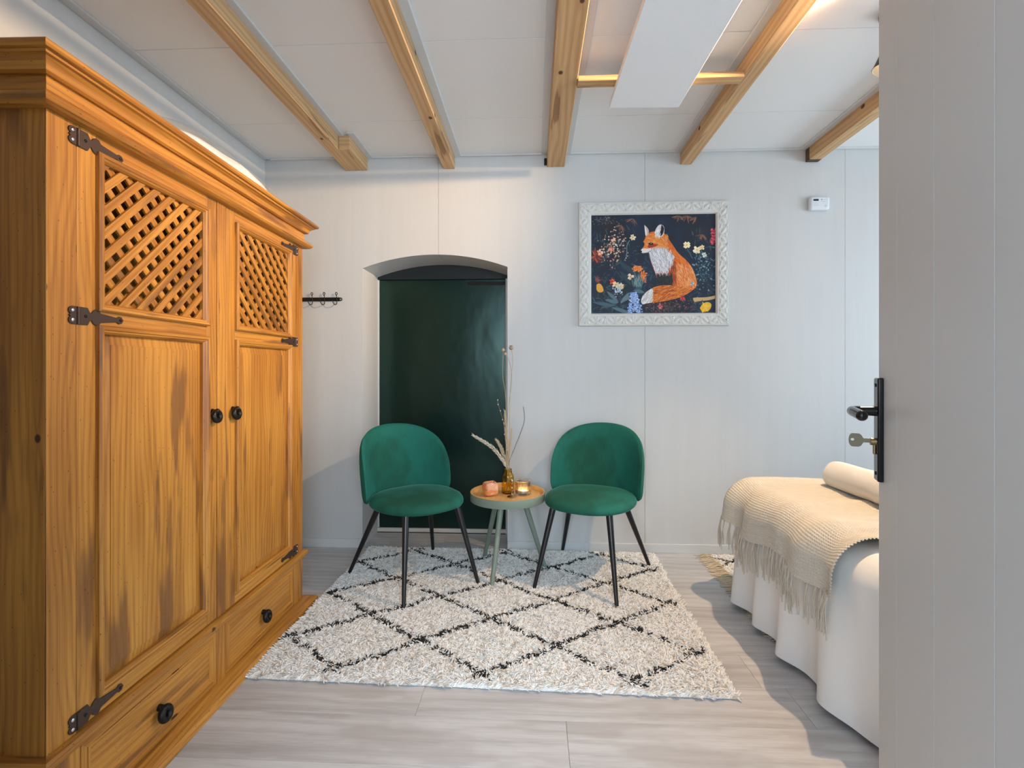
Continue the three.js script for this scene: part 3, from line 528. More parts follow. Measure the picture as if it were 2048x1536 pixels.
{ // dried stems
  const G = 'dried stems in the amber bottle', B = stemsAt, foot = (k) => V3(B.x + 0.012 * Math.cos(k * 2.1), B.y + 0.012, B.z + 0.012 * Math.sin(k * 2.1));
  const at = (dx, dy, dz = 0) => V3(B.x + dx / 1000, B.y + dy / 1000, B.z + dz / 1000);   // millimetres from the bottle's foot
  const tan = std({ color: lin(0.46, 0.34, 0.20), roughness: 0.9 }), pod = std({ color: lin(0.34, 0.25, 0.18), roughness: 0.95 }), podPale = std({ color: lin(0.52, 0.38, 0.27), roughness: 0.95 });
  const neck = (k) => V3(B.x + 0.009 * Math.cos(k * 2.1 + 2), B.y + 0.132, B.z + 0.009 * Math.sin(k * 2.1 + 2));
  const podGeo = (r) => merge([new THREE.SphereGeometry(r, 16, 12).scale(1, 0.95, 1), cyl(r * 0.85, r * 0.45, r * 0.35, 10).translate(0, r * 0.95, 0)]);
  [[[[-14, 563], [-29, 677], [-26, 821]], podPale, 0.0095], [[[0, 448], [23, 677], [6, 763], [-14, 798]], podPale, 0.0085], [[[11, 419], [17, 649], [29, 763], [20, 832]], pod, 0.0125]].forEach(([pts, m, r], k) => {
    const t = thing('poppy_stem', ['thin dried poppy stem with a pale round pod, in amber bottle', 'bent dried poppy stem with the lowest pale pod', 'dried poppy stem with the largest dark brown pod'][k], 'dried flower', [B.x, B.y, B.z], 0, G);
    const P = [foot(k), neck(k), ...pts.map(([a, b]) => at(a, b, 4 * k))].map((p) => p.sub(B));
    mesh('stalk', tube(P, 0.0014, 40, 6), tan, t); const e = P[P.length - 1]; mesh('seed_pod', podGeo(r).translate(e.x, e.y, e.z), m, t);
  });
  // grass plumes
  const plumeM = std({ color: lin(0.66, 0.53, 0.36), roughness: 1 }), plumePale = std({ color: lin(0.74, 0.66, 0.54), roughness: 1 });
  const plume = (path, a, rad, m, label, k, n = 260) => {
    const t = thing('grass_plume', label, 'dried grass', [B.x, B.y, B.z], 0, G);
    const P = [foot(k + 3), neck(k + 3), ...path].map((p) => p.clone().sub(B)), cv = new THREE.CatmullRomCurve3(P);
    mesh('stalk', new THREE.TubeGeometry(cv, 36, 0.0013, 6), tan, t);
    const gs = [], cone = new THREE.ConeGeometry(0.0011, 0.016, 4, 1).translate(0, 0.008, 0);
    for (let i = 0; i < n; i++) { const f = lerp(a, 1, i / n), p = cv.getPointAt(f), d = cv.getTangentAt(f); const env = Math.sin(PI * clamp((f - a) / (1 - a) * 0.92 + 0.08)) ** 0.6; const q = V3(rr(-1, 1), rr(-1, 1), rr(-1, 1)); q.addScaledVector(d, -q.dot(d)).normalize(); const v = d.clone().addScaledVector(q, 0.34 + 0.2 * rnd()).normalize(); gs.push(cone.clone().scale(1, 0.7 + 0.6 * rnd(), 1).applyQuaternion(new THREE.Quaternion().setFromUnitVectors(V3(0, 1, 0), v)).translate(p.x + q.x * rad * env * 0.6, p.y + q.y * rad * env * 0.6, p.z + q.z * rad * env * 0.6)); }
    const pl = mesh('plume', merge(gs), m, t); pl.userData.kind = 'stuff';
  };
  plume([at(-37, 205, 20), at(-89, 268, 30), at(-195, 336, 40)], 0.35, 0.011, plumePale, 'long pale pampas plume leaning over the salt stone', 0, 420);
  plume([at(-29, 233), at(-46, 276), at(-66, 305)], 0.5, 0.011, plumeM, 'short beige grass plume next to the long pampas plume', 1, 240);
  plume([at(-6, 305), at(-11, 391), at(-17, 471)], 0.5, 0.008, plumeM, 'tall upright beige grass plume in the amber bottle', 2, 320);
  plume([at(9, 248, -10), at(17, 305, -10), at(20, 368, -10)], 0.5, 0.007, plumeM, 'small upright beige grass plume beside the dark spiky twig', 3, 240);
  { // white budded twig
    const t = thing('budded_twig', 'thin twig with small white buds in the amber bottle', 'dried twig', [B.x, B.y, B.z], 0, G), P = [foot(8), neck(8), at(-17, 334), at(-29, 425), at(-46, 477), at(-60, 534)].map((p) => p.sub(B)), cv = new THREE.CatmullRomCurve3(P);
    mesh('stalk', new THREE.TubeGeometry(cv, 36, 0.0012, 6), std({ color: lin(0.30, 0.20, 0.14), roughness: 0.9 }), t);
    [0.45, 0.55, 0.62, 0.74, 0.78, 0.88, 0.95, 1].forEach((f, i) => { const p = cv.getPointAt(f); mesh('bud', new THREE.SphereGeometry(0.0036, 10, 8).scale(0.8, 1.2, 0.8).translate(p.x + (i % 2 ? 0.002 : -0.002), p.y, p.z), std({ color: lin(0.72, 0.62, 0.54), roughness: 0.9 }), t); });
  }
  { // dark spiky twig
    const t = thing('spiky_twig', 'dark curved spiky twig in the amber bottle', 'dried twig', [B.x, B.y, B.z], 0, G), P = [foot(9), neck(9), at(40, 262), at(74, 348), at(95, 419), at(89, 497)].map((p) => p.sub(B)), cv = new THREE.CatmullRomCurve3(P), m = std({ color: lin(0.075, 0.055, 0.04), roughness: 0.9 });
    mesh('stalk', new THREE.TubeGeometry(cv, 40, 0.0011, 6), m, t); const gs = [], cone = new THREE.ConeGeometry(0.0011, 0.009, 5).translate(0, 0.004, 0);
    for (let i = 0; i < 110; i++) { const f = lerp(0.42, 1, i / 110), p = cv.getPointAt(f), d = cv.getTangentAt(f), a = i * 2.4; const v = V3(Math.cos(a), 0.5, Math.sin(a)).addScaledVector(d, 0.6).normalize(); gs.push(cone.clone().applyQuaternion(new THREE.Quaternion().setFromUnitVectors(V3(0, 1, 0), v)).translate(p.x, p.y, p.z)); }
    mesh('spikes', merge(gs), m, t).userData.kind = 'stuff';
  }
}
{ // brass candlestick
  const t = solo('brass_candlestick', lathe([[0, 0], [0.024, 0], [0.0265, 0.002], [0.026, 0.004], [0.020, 0.006], [0.014, 0.009], [0.008, 0.012], [0.0042, 0.018], [0.0052, 0.024], [0.0038, 0.029], [0.0036, 0.042], [0.0058, 0.047], [0.0064, 0.050], [0.0044, 0.055], [0.0038, 0.066], [0.0062, 0.071], [0.0068, 0.075], [0.0046, 0.079], [0.0085, 0.084], [0.0135, 0.0865], [0.0138, 0.0885], [0.0075, 0.0875], [0.0078, 0.097], [0.0062, 0.097], [0.006, 0.089], [0, 0.088]], 36), std({ color: lin(0.42, 0.30, 0.14), roughness: 0.25, metalness: 1, side: THREE.DoubleSide }), 'slender turned brass candlestick in front of the amber bottle', 'candlestick');
  t.position.set(-0.120, TT, 0.373);
}
{ // ribbed glass with a burning tealight
  const c = V3(-0.060, TT, 0.310), R = 0.043, h = 0.078, n = 40;
  const prof = [[0, 0.0005], [0.9, 0.0005], [1, 0.005], [1, 0.07], [1, 0.0775], [0.955, 0.0785], [0.93, 0.077], [0.93, 0.008], [0.86, 0.006], [0, 0.006]];
  const g = mergeVertices(grid(n * 6, prof.length - 1, (u, v) => { const k = Math.round(v * (prof.length - 1)), [r, y] = prof[k], rib = (k === 2 || k === 3) ? 0.0012 * Math.cos(u * n * 2 * PI) : 0, a = u * 2 * PI; return [Math.cos(a) * (r * R + rib), y, -Math.sin(a) * (r * R + rib)]; }, true)); g.computeVertexNormals();
  const t = solo('ribbed_glass', g, phy({ color: lin(1, 1, 1), transmission: 1, thickness: 0.003, roughness: 0.06, ior: 1.45, attenuationColor: lin(0.86, 0.78, 0.82), attenuationDistance: 0.05, side: THREE.DoubleSide }), 'ribbed smoky pink glass tealight holder on the tray table', 'candle holder');
  t.position.copy(c);
  const k = thing('tealight', 'small burning tealight inside the ribbed glass', 'candle', [c.x + 0.002, c.y + 0.0065, c.z]);
  mesh('wax_cup', lathe([[0, 0], [0.019, 0], [0.0195, 0.015], [0.0185, 0.0155], [0.018, 0.012], [0, 0.012]], 28), std({ color: lin(0.86, 0.80, 0.70), roughness: 0.5, side: THREE.DoubleSide }), k);
  mesh('flame', lathe([[0, 0], [0.0035, 0.004], [0.0042, 0.008], [0.0028, 0.014], [0.0008, 0.020], [0, 0.022]], 14).translate(0, 0.013, 0), std({ color: lin(0, 0, 0), emissive: lin(1, 0.62, 0.20), emissiveIntensity: 6 }), k);
  const pl = new THREE.PointLight(lin(1, 0.6, 0.25), 0.03); pl.position.set(c.x + 0.002, c.y + 0.030, c.z); pl.castShadow = true; pl.shadow.radius = 0.2; scene.add(pl);
}

// ---------------------------------------------------------------- bed, throw, towel
const BX0 = 0.985, BX1 = 3.12, BZ0 = 0.50, BZ1 = 1.66, BT = 0.565;
{
  const t = thing('bed', 'white bed with a long pleated cover down to the floor', 'bed', [0, 0, 0]);
  mesh('mattress', rbox(BX0 + 0.09, BX1, 0.12, BT - 0.05, BZ0 + 0.09, BZ1 - 0.09, 0.05, 3), std({ color: lin(0.75, 0.75, 0.74), roughness: 0.9 }), t);
  for (const [x, z] of [[1.2, 0.7], [1.2, 1.45], [2.95, 0.7], [2.95, 1.45]]) mesh('leg', cyl(0.03, 0.03, 0.12, 16).translate(x, 0.06, z), blackMetal, t);
  // cover: perimeter path from the far side round the foot end to the near side
  const cr = 0.16, segs = [['l', BX1, BZ0, BX0 + cr, BZ0], ['a', BX0 + cr, BZ0 + cr, -PI / 2, -PI], ['l', BX0, BZ0 + cr, BX0, BZ1 - cr], ['a', BX0 + cr, BZ1 - cr, PI, PI / 2], ['l', BX0 + cr, BZ1, BX1, BZ1]];
  const len = segs.map((g) => (g[0] === 'l' ? Math.hypot(g[3] - g[1], g[4] - g[2]) : cr * PI / 2)), tot = len.reduce((a, b) => a + b);
  const per = (s) => {
    let k = 0; while (k < 4 && s > len[k]) { s -= len[k]; k++; } const g = segs[k], f = clamp(s / len[k]);
    if (g[0] === 'l') { const n = k === 0 ? [0, -1] : k === 2 ? [-1, 0] : [0, 1]; return [lerp(g[1], g[3], f), lerp(g[2], g[4], f), ...n]; }
    const a = lerp(g[3], g[4], f); return [g[1] + cr * Math.cos(a), g[2] + cr * Math.sin(a), Math.cos(a), Math.sin(a)];
  };
  const r = 0.11, zc = (BZ0 + BZ1) / 2;
  const cover = (u, v) => {
    const s = u * tot, [x, z, nx, nz] = per(s); let y, off, top = 0;
    if (v < 0.25) { top = 1 - v / 0.25; off = -r; y = BT + 0.012 * (1 - (1 - top) ** 2); }
    else if (v < 0.45) { const a = (v - 0.25) / 0.20 * PI / 2; off = -r + r * Math.sin(a); y = BT - r + r * Math.cos(a); }
    else { const f = (v - 0.45) / 0.55; off = 0.012 * f; y = lerp(BT - r, 0.018, f) ; }
    const f = clamp((v - 0.36) / 0.64), w = Math.pow(f, 1.15);
    const ph = s / 0.245 + 0.35 * Math.sin(s * 3.1) + 0.6 * (ns(s * 1.7, 3, 5) - 0.5);
    const fold = Math.pow(0.5 + 0.5 * Math.sin(2 * PI * ph), 1.6);
    off += w * (0.062 * fold - 0.035) + 0.010 * w * (ns(s * 9, v * 3, 6) - 0.5) + 0.006 * (ns(s * 6, v * 9, 8) - 0.5);
    if (v > 0.9) y += 0.012 * fold * (v - 0.9) / 0.1;
    let X = x + nx * off, Z = z + nz * off;
    if (top > 0) { const cx = clamp(X, BX0 + 0.40, BX1), k = top; X = lerp(X, cx, k); Z = lerp(Z, zc, k); y += 0.006 * (ns(X * 5, Z * 5, 12) - 0.5); }
    return [X, y, Z, s, v];
  };
  mesh('bed_cover', grid(520, 70, cover), std({ color: lin(0.88, 0.88, 0.87), roughness: 0.85, side: THREE.DoubleSide }), t, 'white pleated bed cover');
}
{ // knitted throw over the foot of the bed
  const t = thing('knitted_throw', 'cream waffle knit throw with tassels over the foot of the bed', 'blanket', [0, 0, 0]);
  const z0 = 0.60, z1 = 1.475, r = 0.118, topL = 0.60, drop = 0.062;
  const L = topL + r * PI / 2 + drop;
  const prof = (a, zz) => {                                             // a: metres from the far (bed head) edge down to the hanging edge
    const lift = BT + 0.024; let x, y, nx, ny;
    if (a < topL) { x = BX0 + r - 0.012 + (topL - a); y = lift; nx = 0; ny = 1; }
    else if (a < topL + r * PI / 2) { const q = (a - topL) / r; x = BX0 + r - 0.012 - (r + 0.010) * Math.sin(q); y = lift - r + r * Math.cos(q); nx = -Math.sin(q); ny = Math.cos(q); }
    else { const e = a - topL - r * PI / 2; x = BX0 - 0.022 - 0.12 * e; y = lift - r - e; nx = -1; ny = 0; }
    return [x, y, nx, ny];
  };
  const wav = (a, z) => { const h = clamp((a - topL + 0.15) / 0.4); return 0.016 * h * (0.5 + Math.sin(z * 21 + 1.2 + Math.sin(z * 9))) + 0.014 * (ns(z * 9 + a * 2, a * 3.2, 15) - 0.4) + 0.010 * Math.max(0, Math.sin(z * 15 - a * 2.5)) ** 4; };
  const hem = (z) => -0.012 * Math.sin(z * 13) - 0.022 * (z - 1.0);
  const P = 0.0098;
  mesh('knit', grid(460, 450, (u, v) => {
    const a0 = v * L, z = lerp(z0, z1, u), a = a0 + hem(z) * v; const [x, y, nx, ny] = prof(a, z);
    const cu = Math.cos(PI * z / P) ** 4, cv = Math.cos(PI * a0 / P) ** 4, w = 0.0052 * Math.max(cu, cv);
    const d = wav(a, z) + w; return [x + nx * d, y + ny * d, z + 0.012 * Math.sin(a * 9) * v, z, a];
  }), std({ color: lin(0.66, 0.61, 0.52), roughness: 1, side: THREE.DoubleSide }), t, 'waffle knit in cream wool');
  const fm = std({ color: lin(0.66, 0.60, 0.50), roughness: 1 });
  for (let k = 0; k < 32; k++) {
    const z = lerp(z0 + 0.012, z1 - 0.012, k / 31), a = L + hem(z), [x, y, nx] = prof(a, z), d = wav(a, z), gs = [];
    for (let j = 0; j < 5; j++) { const len = rr(0.095, 0.15), sx = rr(-0.012, 0.006), sz = rr(-0.022, 0.022); gs.push(tube([V3(x - d, y + 0.006, z + rr(-0.006, 0.006)), V3(x - d - 0.006 + sx * 0.3, y - len * 0.35, z + sz * 0.3), V3(x - d - 0.004 + sx * 0.7, y - len * 0.7, z + sz * 0.9), V3(x - d - 0.002 + sx, y - len, z + sz * 0.7)], 0.0019, 9, 5)); }
    mesh('tassel', merge(gs), fm, t);
  }
}
{ // rolled towel
  const terry = dataTex(256, 256, (u, v) => { const c = 255 * (0.5 * pn(u * 128, v * 128, 128, 128, 3) + 0.5 * fbm(u, v, 32, 32, 5, 2)); return [c, c, c]; }, false); terry.repeat.set(3, 3);
  const R = 0.066, Lz = 0.46;
  const g = grid(90, 60, (u, v) => {
    const th = u * 2 * PI * 2.6 + 0.3, m = 1 - 0.16 * (1 - u) * 2.2; let rr_ = R * (0.50 + 0.50 * u); const z = (v - 0.5) * Lz, e = Math.abs(v - 0.5) * 2; rr_ *= 1 - 0.22 * Math.pow(clamp((e - 0.82) / 0.18), 2.5) * (v < 0.5 ? 1.6 : 0.5);
    const wob = 0.004 * (ns(th * 2, v * 8, 3) - 0.5); return [Math.cos(th) * (rr_ + wob) * 1.12, Math.max(-0.052, Math.sin(th) * (rr_ + wob)), z + 0.012 * (ns(th * 1.3, 4, 9) - 0.5), u * 3, v * 3];
  });
  const cap = grid(32, 8, (u, v) => { const a = -u * 2 * PI, q = v * PI / 2; return [Math.cos(a) * R * 0.66 * Math.sin(q) * 1.12, Math.max(-0.05, Math.sin(a) * R * 0.66 * Math.sin(q)), -Lz / 2 + 0.010 - 0.012 * Math.cos(q)]; }, true);
  const t = thing('rolled_towel', 'rolled white towel lying on the knitted throw', 'towel', [1.42, BT + 0.032 + 0.058, 0.945], 0.04);
  mesh('towel_roll', mergeGeometries([g, cap].map((q) => q.toNonIndexed())), std({ color: lin(0.80, 0.79, 0.76), roughness: 1, bumpMap: terry, bumpScale: 0.002, side: THREE.DoubleSide }), t);
}

// ---------------------------------------------------------------- framed fox picture
function foxTexture() {
  const c = document.createElement('canvas'); c.width = 1740; c.height = 1365; const g = c.getContext('2d'); g.translate(-10, -125);
  g.fillStyle = '#0e2742'; g.fillRect(0, 0, 1800, 1600);
  const blob = (x, y, r, col, al) => { const q = g.createRadialGradient(x, y, 0, x, y, r); q.addColorStop(0, col); q.addColorStop(1, 'rgba(0,0,0,0)'); g.globalAlpha = al; g.fillStyle = q; g.fillRect(x - r, y - r, 2 * r, 2 * r); g.globalAlpha = 1; };
  for (const [x, y, r, k, a] of [[250, 250, 380, '#241d22', 0.9], [160, 700, 320, '#201c20', 0.8], [1250, 350, 420, '#0d2a4a', 0.9], [1550, 380, 330, '#2b2a38', 0.8], [1600, 950, 380, '#15384a', 0.8], [600, 600, 300, '#12283a', 0.8], [300, 1250, 420, '#1b2a34', 0.9], [1050, 1400, 480, '#1c1a1c', 0.9], [1000, 250, 320, '#0c2a48', 0.8]]) blob(x, y, r, k, a);
  const leaf = (x, y, L, w, a, col, al = 1) => { g.save(); g.translate(x, y); g.rotate(a); g.globalAlpha = al; g.fillStyle = col; g.beginPath(); g.moveTo(0, 0); g.quadraticCurveTo(L * 0.45, -w, L, 0); g.quadraticCurveTo(L * 0.45, w, 0, 0); g.fill(); g.strokeStyle = 'rgba(200,215,220,0.18)'; g.lineWidth = 2; g.beginPath(); g.moveTo(0, 0); g.lineTo(L * 0.95, 0); g.stroke(); g.restore(); };
  const ga = () => (rnd() + rnd() + rnd() - 1.5) / 0.75;
  const pick = (a) => a[Math.floor(rnd() * a.length)];
  for (let i = 0; i < 520; i++) { const x = rr(0, 1760), y = 150 + 1340 * Math.sqrt(rnd()); if (x > 650 && x < 1300 && y < 620) continue; leaf(x, y, rr(30, 110), rr(8, 26), rr(0, 6.28), pick(['#14303e', '#1c3e4c', '#264c58', '#2a3e4a', '#33444a', '#3a3236', '#1a3850', '#3c5a66']), 0.8); }
  const flower = (x, y, r, n, col, mid) => { for (let k = 0; k < n; k++) { const a = k / n * 6.28 + rnd(); g.fillStyle = pick(col); g.beginPath(); g.ellipse(x + Math.cos(a) * r * 0.55, y + Math.sin(a) * r * 0.5, r * 0.55, r * 0.32, a, 0, 6.3); g.fill(); } g.fillStyle = mid; g.beginPath(); g.arc(x, y, r * 0.25, 0, 6.3); g.fill(); };
  for (const [x, y] of [[600, 180], [1350, 150], [1480, 170], [440, 270], [1560, 410], [1250, 150]]) for (let k = 0; k < 7; k++) leaf(x, y, rr(60, 120), rr(16, 30), rr(0.2, 3.0), pick(['#6b4638', '#7d5140', '#5a3c36', '#8a5a42']), 0.85);
  for (let i = 0; i < 150; i++) { const x = 320 + 150 * ga(), y = 570 + 190 * ga(); flower(x, y, rr(5, 15), 5, pick([['#d8a98c', '#e8c3a4'], ['#b97a66', '#d99a80'], ['#cdbfb4', '#e6dccf'], ['#5c4a44', '#7a645a']]), '#e9c98a'); }
  for (let i = 0; i < 60; i++) { const x = 240 + 130 * ga(), y = 200 + 60 * ga(); g.strokeStyle = 'rgba(190,200,205,0.6)'; g.lineWidth = 4; g.beginPath(); g.moveTo(x, y); g.lineTo(x + rr(-28, 28), y + rr(-18, 18)); g.stroke(); }
  g.strokeStyle = '#8d9a98'; g.lineWidth = 7; g.beginPath(); g.moveTo(480, 760); g.bezierCurveTo(560, 640, 470, 560, 560, 480); g.stroke();
  flower(600, 440, 42, 6, ['#e9d3a8', '#f2e4c6'], '#d9a548'); flower(330, 470, 34, 6, ['#eaa98c', '#f3c7ab'], '#e7c36a'); flower(295, 600, 34, 6, ['#d9735f', '#eb9a86'], '#f0c8a0');
  for (let k = 0; k < 26; k++) leaf(70, 690, rr(60, 130), rr(18, 30), rr(0, 6.28), pick(['#7a2c1c', '#97391f', '#b24a2a', '#5e2018'])); flower(140, 640, 44, 7, ['#f0c3a8', '#e69c7e'], '#c96a4a');
  for (const [x, y, a] of [[400, 760, 0.7], [470, 830, 0.6], [420, 900, 0.9], [520, 820, 0.9]]) leaf(x, y, 260, 62, a, '#1e3a48', 0.95);
  const stalks = [[640, 1120, 620, 880], [680, 1130, 690, 900], [720, 1130, 740, 940], [650, 1130, 560, 980]]; for (const [a, b, e, f] of stalks) { g.strokeStyle = '#4a6660'; g.lineWidth = 12; g.beginPath(); g.moveTo(a, b); g.quadraticCurveTo((a + e) / 2 + 10, (b + f) / 2, e, f); g.stroke(); }
  for (let k = 0; k < 70; k++) { flower(655 + 48 * ga(), 868 + 28 * ga(), rr(7, 15), 5, ['#f07a2c', '#ff9a48', '#e0601c'], '#ffb768'); flower(748 + 36 * ga(), 980 + 44 * ga(), rr(7, 15), 5, ['#ee6f22', '#ff9040', '#d9581a'], '#ffb060'); }
  for (let k = 0; k < 24; k++) leaf(rr(610, 720), 1130, rr(120, 220), rr(10, 18), -1.57 + rr(-0.6, 0.6), pick(['#6f8a8c', '#4c6a70', '#86a0a2']), 0.8);
  flower(570, 980, 46, 6, ['#d9b89c', '#e9cfb4'], '#b98a5c'); flower(310, 1045, 40, 6, ['#c8382c', '#e0503c'], '#8a1c18'); flower(360, 1090, 48, 6, ['#e8c08c', '#f0d4a8'], '#cf9a54'); flower(430, 1110, 46, 6, ['#e9c898', '#f4dcb4'], '#d8a860');
  for (let k = 0; k < 60; k++) flower(395 + 50 * ga(), 1165 + 50 * ga(), rr(6, 13), 5, ['#a9bccb', '#8fa6b8', '#c4d2dc'], '#e8eef2');
  g.fillStyle = '#e0a43c'; g.beginPath(); g.moveTo(90, 1090); g.bezierCurveTo(140, 1030, 190, 1120, 190, 1170); g.bezierCurveTo(170, 1210, 100, 1200, 90, 1150); g.fill(); for (let k = 0; k < 8; k++) leaf(70, 1020, rr(60, 110), rr(16, 30), rr(-1.2, 1.2), pick(['#7a3a3a', '#8f4a44', '#5c2c2e']));
  for (const [x, y, L, a] of [[400, 1330, 230, -2.4], [400, 1340, 200, -2.9], [420, 1330, 220, -0.5], [430, 1350, 200, -0.9], [380, 1350, 240, 2.9], [350, 1380, 320, 3.3], [300, 1400, 300, 0.3], [600, 1180, 150, -0.4], [620, 1170, 150, 0.2]]) leaf(x, y, L, 50, a, pick(['#3f5866', '#4f6b78', '#5d7680', '#34505e']));
  for (let k = 0; k < 240; k++) { const q = rnd(); flower(lerp(600, 640, rnd()) + (rnd() - 0.5) * lerp(60, 200, q), lerp(1200, 1480, q), rr(8, 18), 5, pick([['#6d92d0', '#87a9de'], ['#4f76b8', '#6a8cc8'], ['#9dbbe6', '#b8d0f0']]), '#dfe9f8'); }
  for (let k = 0; k < 130; k++) flower(1590 + 150 * ga(), 900 + 230 * ga(), rr(6, 15), 5, pick([['#31566a', '#3f6a7c'], ['#1f4152', '#2a5062'], ['#6d8d9c', '#8aa6b2']]), '#9fb8c2');
  flower(1350, 552, 48, 10, ['#f4dc9c', '#fbeec4'], '#f0b030'); flower(1490, 620, 54, 9, ['#efdfb8', '#f7edd0'], '#e8c880'); flower(1560, 590, 36, 8, ['#f2e2b8', '#e8d09c'], '#d8b060'); flower(1590, 690, 36, 7, ['#c8ccc4', '#dde0d8'], '#aab0a8');
  g.strokeStyle = '#5c7a84'; g.lineWidth = 6; for (const [a, b, e, f] of [[1430, 740, 1350, 590], [1470, 760, 1490, 650], [1500, 760, 1560, 620]]) { g.beginPath(); g.moveTo(a, b); g.lineTo(e, f); g.stroke(); }
  for (let k = 0; k < 24; k++) flower(rr(1690, 1750), rr(340, 540), rr(14, 28), 5, ['#c83a54', '#e25a6e', '#a82a40'], '#f08a90');
  g.fillStyle = '#c8a878'; g.beginPath(); g.moveTo(1435, 1280); g.bezierCurveTo(1500, 1260, 1600, 1290, 1740, 1245); g.lineTo(1740, 1290); g.bezierCurveTo(1620, 1330, 1520, 1310, 1450, 1340); g.fill();
  for (let k = 0; k < 200; k++) flower(1140 + 280 * ga(), 1390 + 75 * ga(), rr(5, 12), 4, pick([['#6a3a34', '#80463c'], ['#b04848', '#c85c58'], ['#3c2a28', '#4c3630'], ['#52402e', '#645038']]), '#2c1c18');
  // fox
  const path = (pts) => { g.beginPath(); g.moveTo(pts[0][0], pts[0][1]); for (let i = 1; i + 1 < pts.length; i++) g.quadraticCurveTo(pts[i][0], pts[i][1], (pts[i][0] + pts[i + 1][0]) / 2, (pts[i][1] + pts[i + 1][1]) / 2); g.lineTo(pts[pts.length - 1][0], pts[pts.length - 1][1]); g.closePath(); };
  const body = [[1040, 390], [1100, 470], [1170, 570], [1230, 665], [1330, 745], [1420, 850], [1460, 950], [1495, 1060], [1480, 1140], [1380, 1180], [1150, 1110], [930, 1090], [930, 980], [900, 900], [860, 800], [830, 700], [840, 640], [800, 660], [740, 660], [700, 632], [740, 590], [765, 540], [755, 490], [775, 440], [830, 370], [900, 360]];
  const fur = (n, bx, cols, dirF, L, lw, al, inside) => { g.lineCap = 'round'; for (let i = 0; i < n; i++) { const x = rr(bx[0], bx[2]), y = rr(bx[1], bx[3]); if (inside && !inside(x, y)) continue; const a = dirF(x, y) + rr(-0.25, 0.25), l = rr(0.6, 1.3) * L; g.strokeStyle = pick(cols); g.globalAlpha = al; g.lineWidth = lw * rr(0.6, 1.4); g.beginPath(); g.moveTo(x, y); g.quadraticCurveTo(x + Math.cos(a) * l * 0.5 + 3, y + Math.sin(a) * l * 0.5, x + Math.cos(a) * l, y + Math.sin(a) * l); g.stroke(); } g.globalAlpha = 1; };
  g.save(); path(body); g.fillStyle = '#d9621c'; g.fill(); g.clip();
  fur(2600, [820, 360, 1500, 1180], ['#e87a26', '#d4561a', '#f09038', '#c24a16', '#ee8430'], (x, y) => 0.9 + (x - 1000) * 0.0008, 46, 5, 0.75);
  fur(700, [1180, 800, 1480, 1180], ['#f2b078', '#e89a5c', '#f6c89c', '#d86a24'], () => 1.2, 50, 4, 0.6);
  fur(420, [1040, 760, 1200, 1100], ['#8a3410', '#a23e12', '#6e280c'], () => 1.5, 50, 5, 0.55);
  g.fillStyle = '#16181f'; path([[935, 1000], [960, 920], [1040, 960], [1160, 980], [1150, 1100], [1030, 1120], [930, 1100]]); g.globalAlpha = 0.85; g.fill(); g.globalAlpha = 1;
  fur(260, [930, 930, 1150, 1100], ['#12151c', '#1f2a38', '#2a3038', '#0c0e14'], () => 1.6, 40, 6, 0.8);
  g.restore();
  path([[820, 640], [900, 560], [1040, 570], [1070, 640], [1210, 710], [1120, 780], [1090, 900], [1030, 940], [980, 900], [950, 960], [890, 860], [850, 760], [835, 690]]); g.fillStyle = '#c9c6cc'; g.fill();
  fur(900, [830, 570, 1160, 930], ['#f2f0f0', '#d9d6da', '#a9a8b2', '#ffffff', '#86868f'], (x, y) => 1.2 + (x - 950) * 0.002, 44, 4, 0.85, (x, y) => x > 820 + (y - 620) * 0.28 && x < 1180 - Math.abs(y - 720) * 0.45);
  path([[694, 632], [735, 592], [775, 545], [850, 560], [860, 610], [825, 655], [740, 664]]); g.fillStyle = '#e6deda'; g.fill(); path([[728, 598], [765, 545], [790, 520], [850, 545], [820, 580], [770, 590]]); g.fillStyle = '#e07c2c'; g.fill();
  path([[745, 500], [790, 430], [880, 370], [980, 420], [1060, 520], [1090, 600], [980, 560], [900, 560], [820, 600], [760, 590], [745, 585], [775, 540]]); g.fillStyle = '#e37a22'; g.fill();
  fur(520, [770, 390, 1080, 580], ['#f0963c', '#e8842c', '#c9a488', '#d86820', '#f6b060'], (x, y) => 0.4 + (x - 800) * 0.002, 34, 4, 0.8);
  path([[800, 570], [830, 525], [900, 535], [970, 540], [900, 575], [830, 590]]); g.fillStyle = '#a8380e'; g.fill();
  g.fillStyle = '#16100c'; g.beginPath(); g.ellipse(852, 530, 36, 17, 0.05, 0, 6.3); g.fill(); g.fillStyle = '#4a3a1c'; g.beginPath(); g.arc(850, 529, 13, 0, 6.3); g.fill(); g.fillStyle = '#000'; g.beginPath(); g.arc(850, 529, 7, 0, 6.3); g.fill(); g.fillStyle = '#fff'; g.beginPath(); g.arc(855, 524, 3.5, 0, 6.3); g.fill();
  g.fillStyle = '#15141a'; g.beginPath(); g.ellipse(708, 632, 22, 15, 0.5, 0, 6.3); g.fill(); g.strokeStyle = '#2a2220'; g.lineWidth = 6; g.beginPath(); g.moveTo(725, 656); g.quadraticCurveTo(790, 668, 840, 630); g.stroke();
  path([[760, 268], [800, 300], [828, 352], [815, 410], [778, 436], [768, 360]]); g.fillStyle = '#c9b6ac'; g.fill(); path([[762, 275], [790, 330], [795, 400], [778, 430], [770, 350]]); g.fillStyle = '#efe6e0'; g.fill();
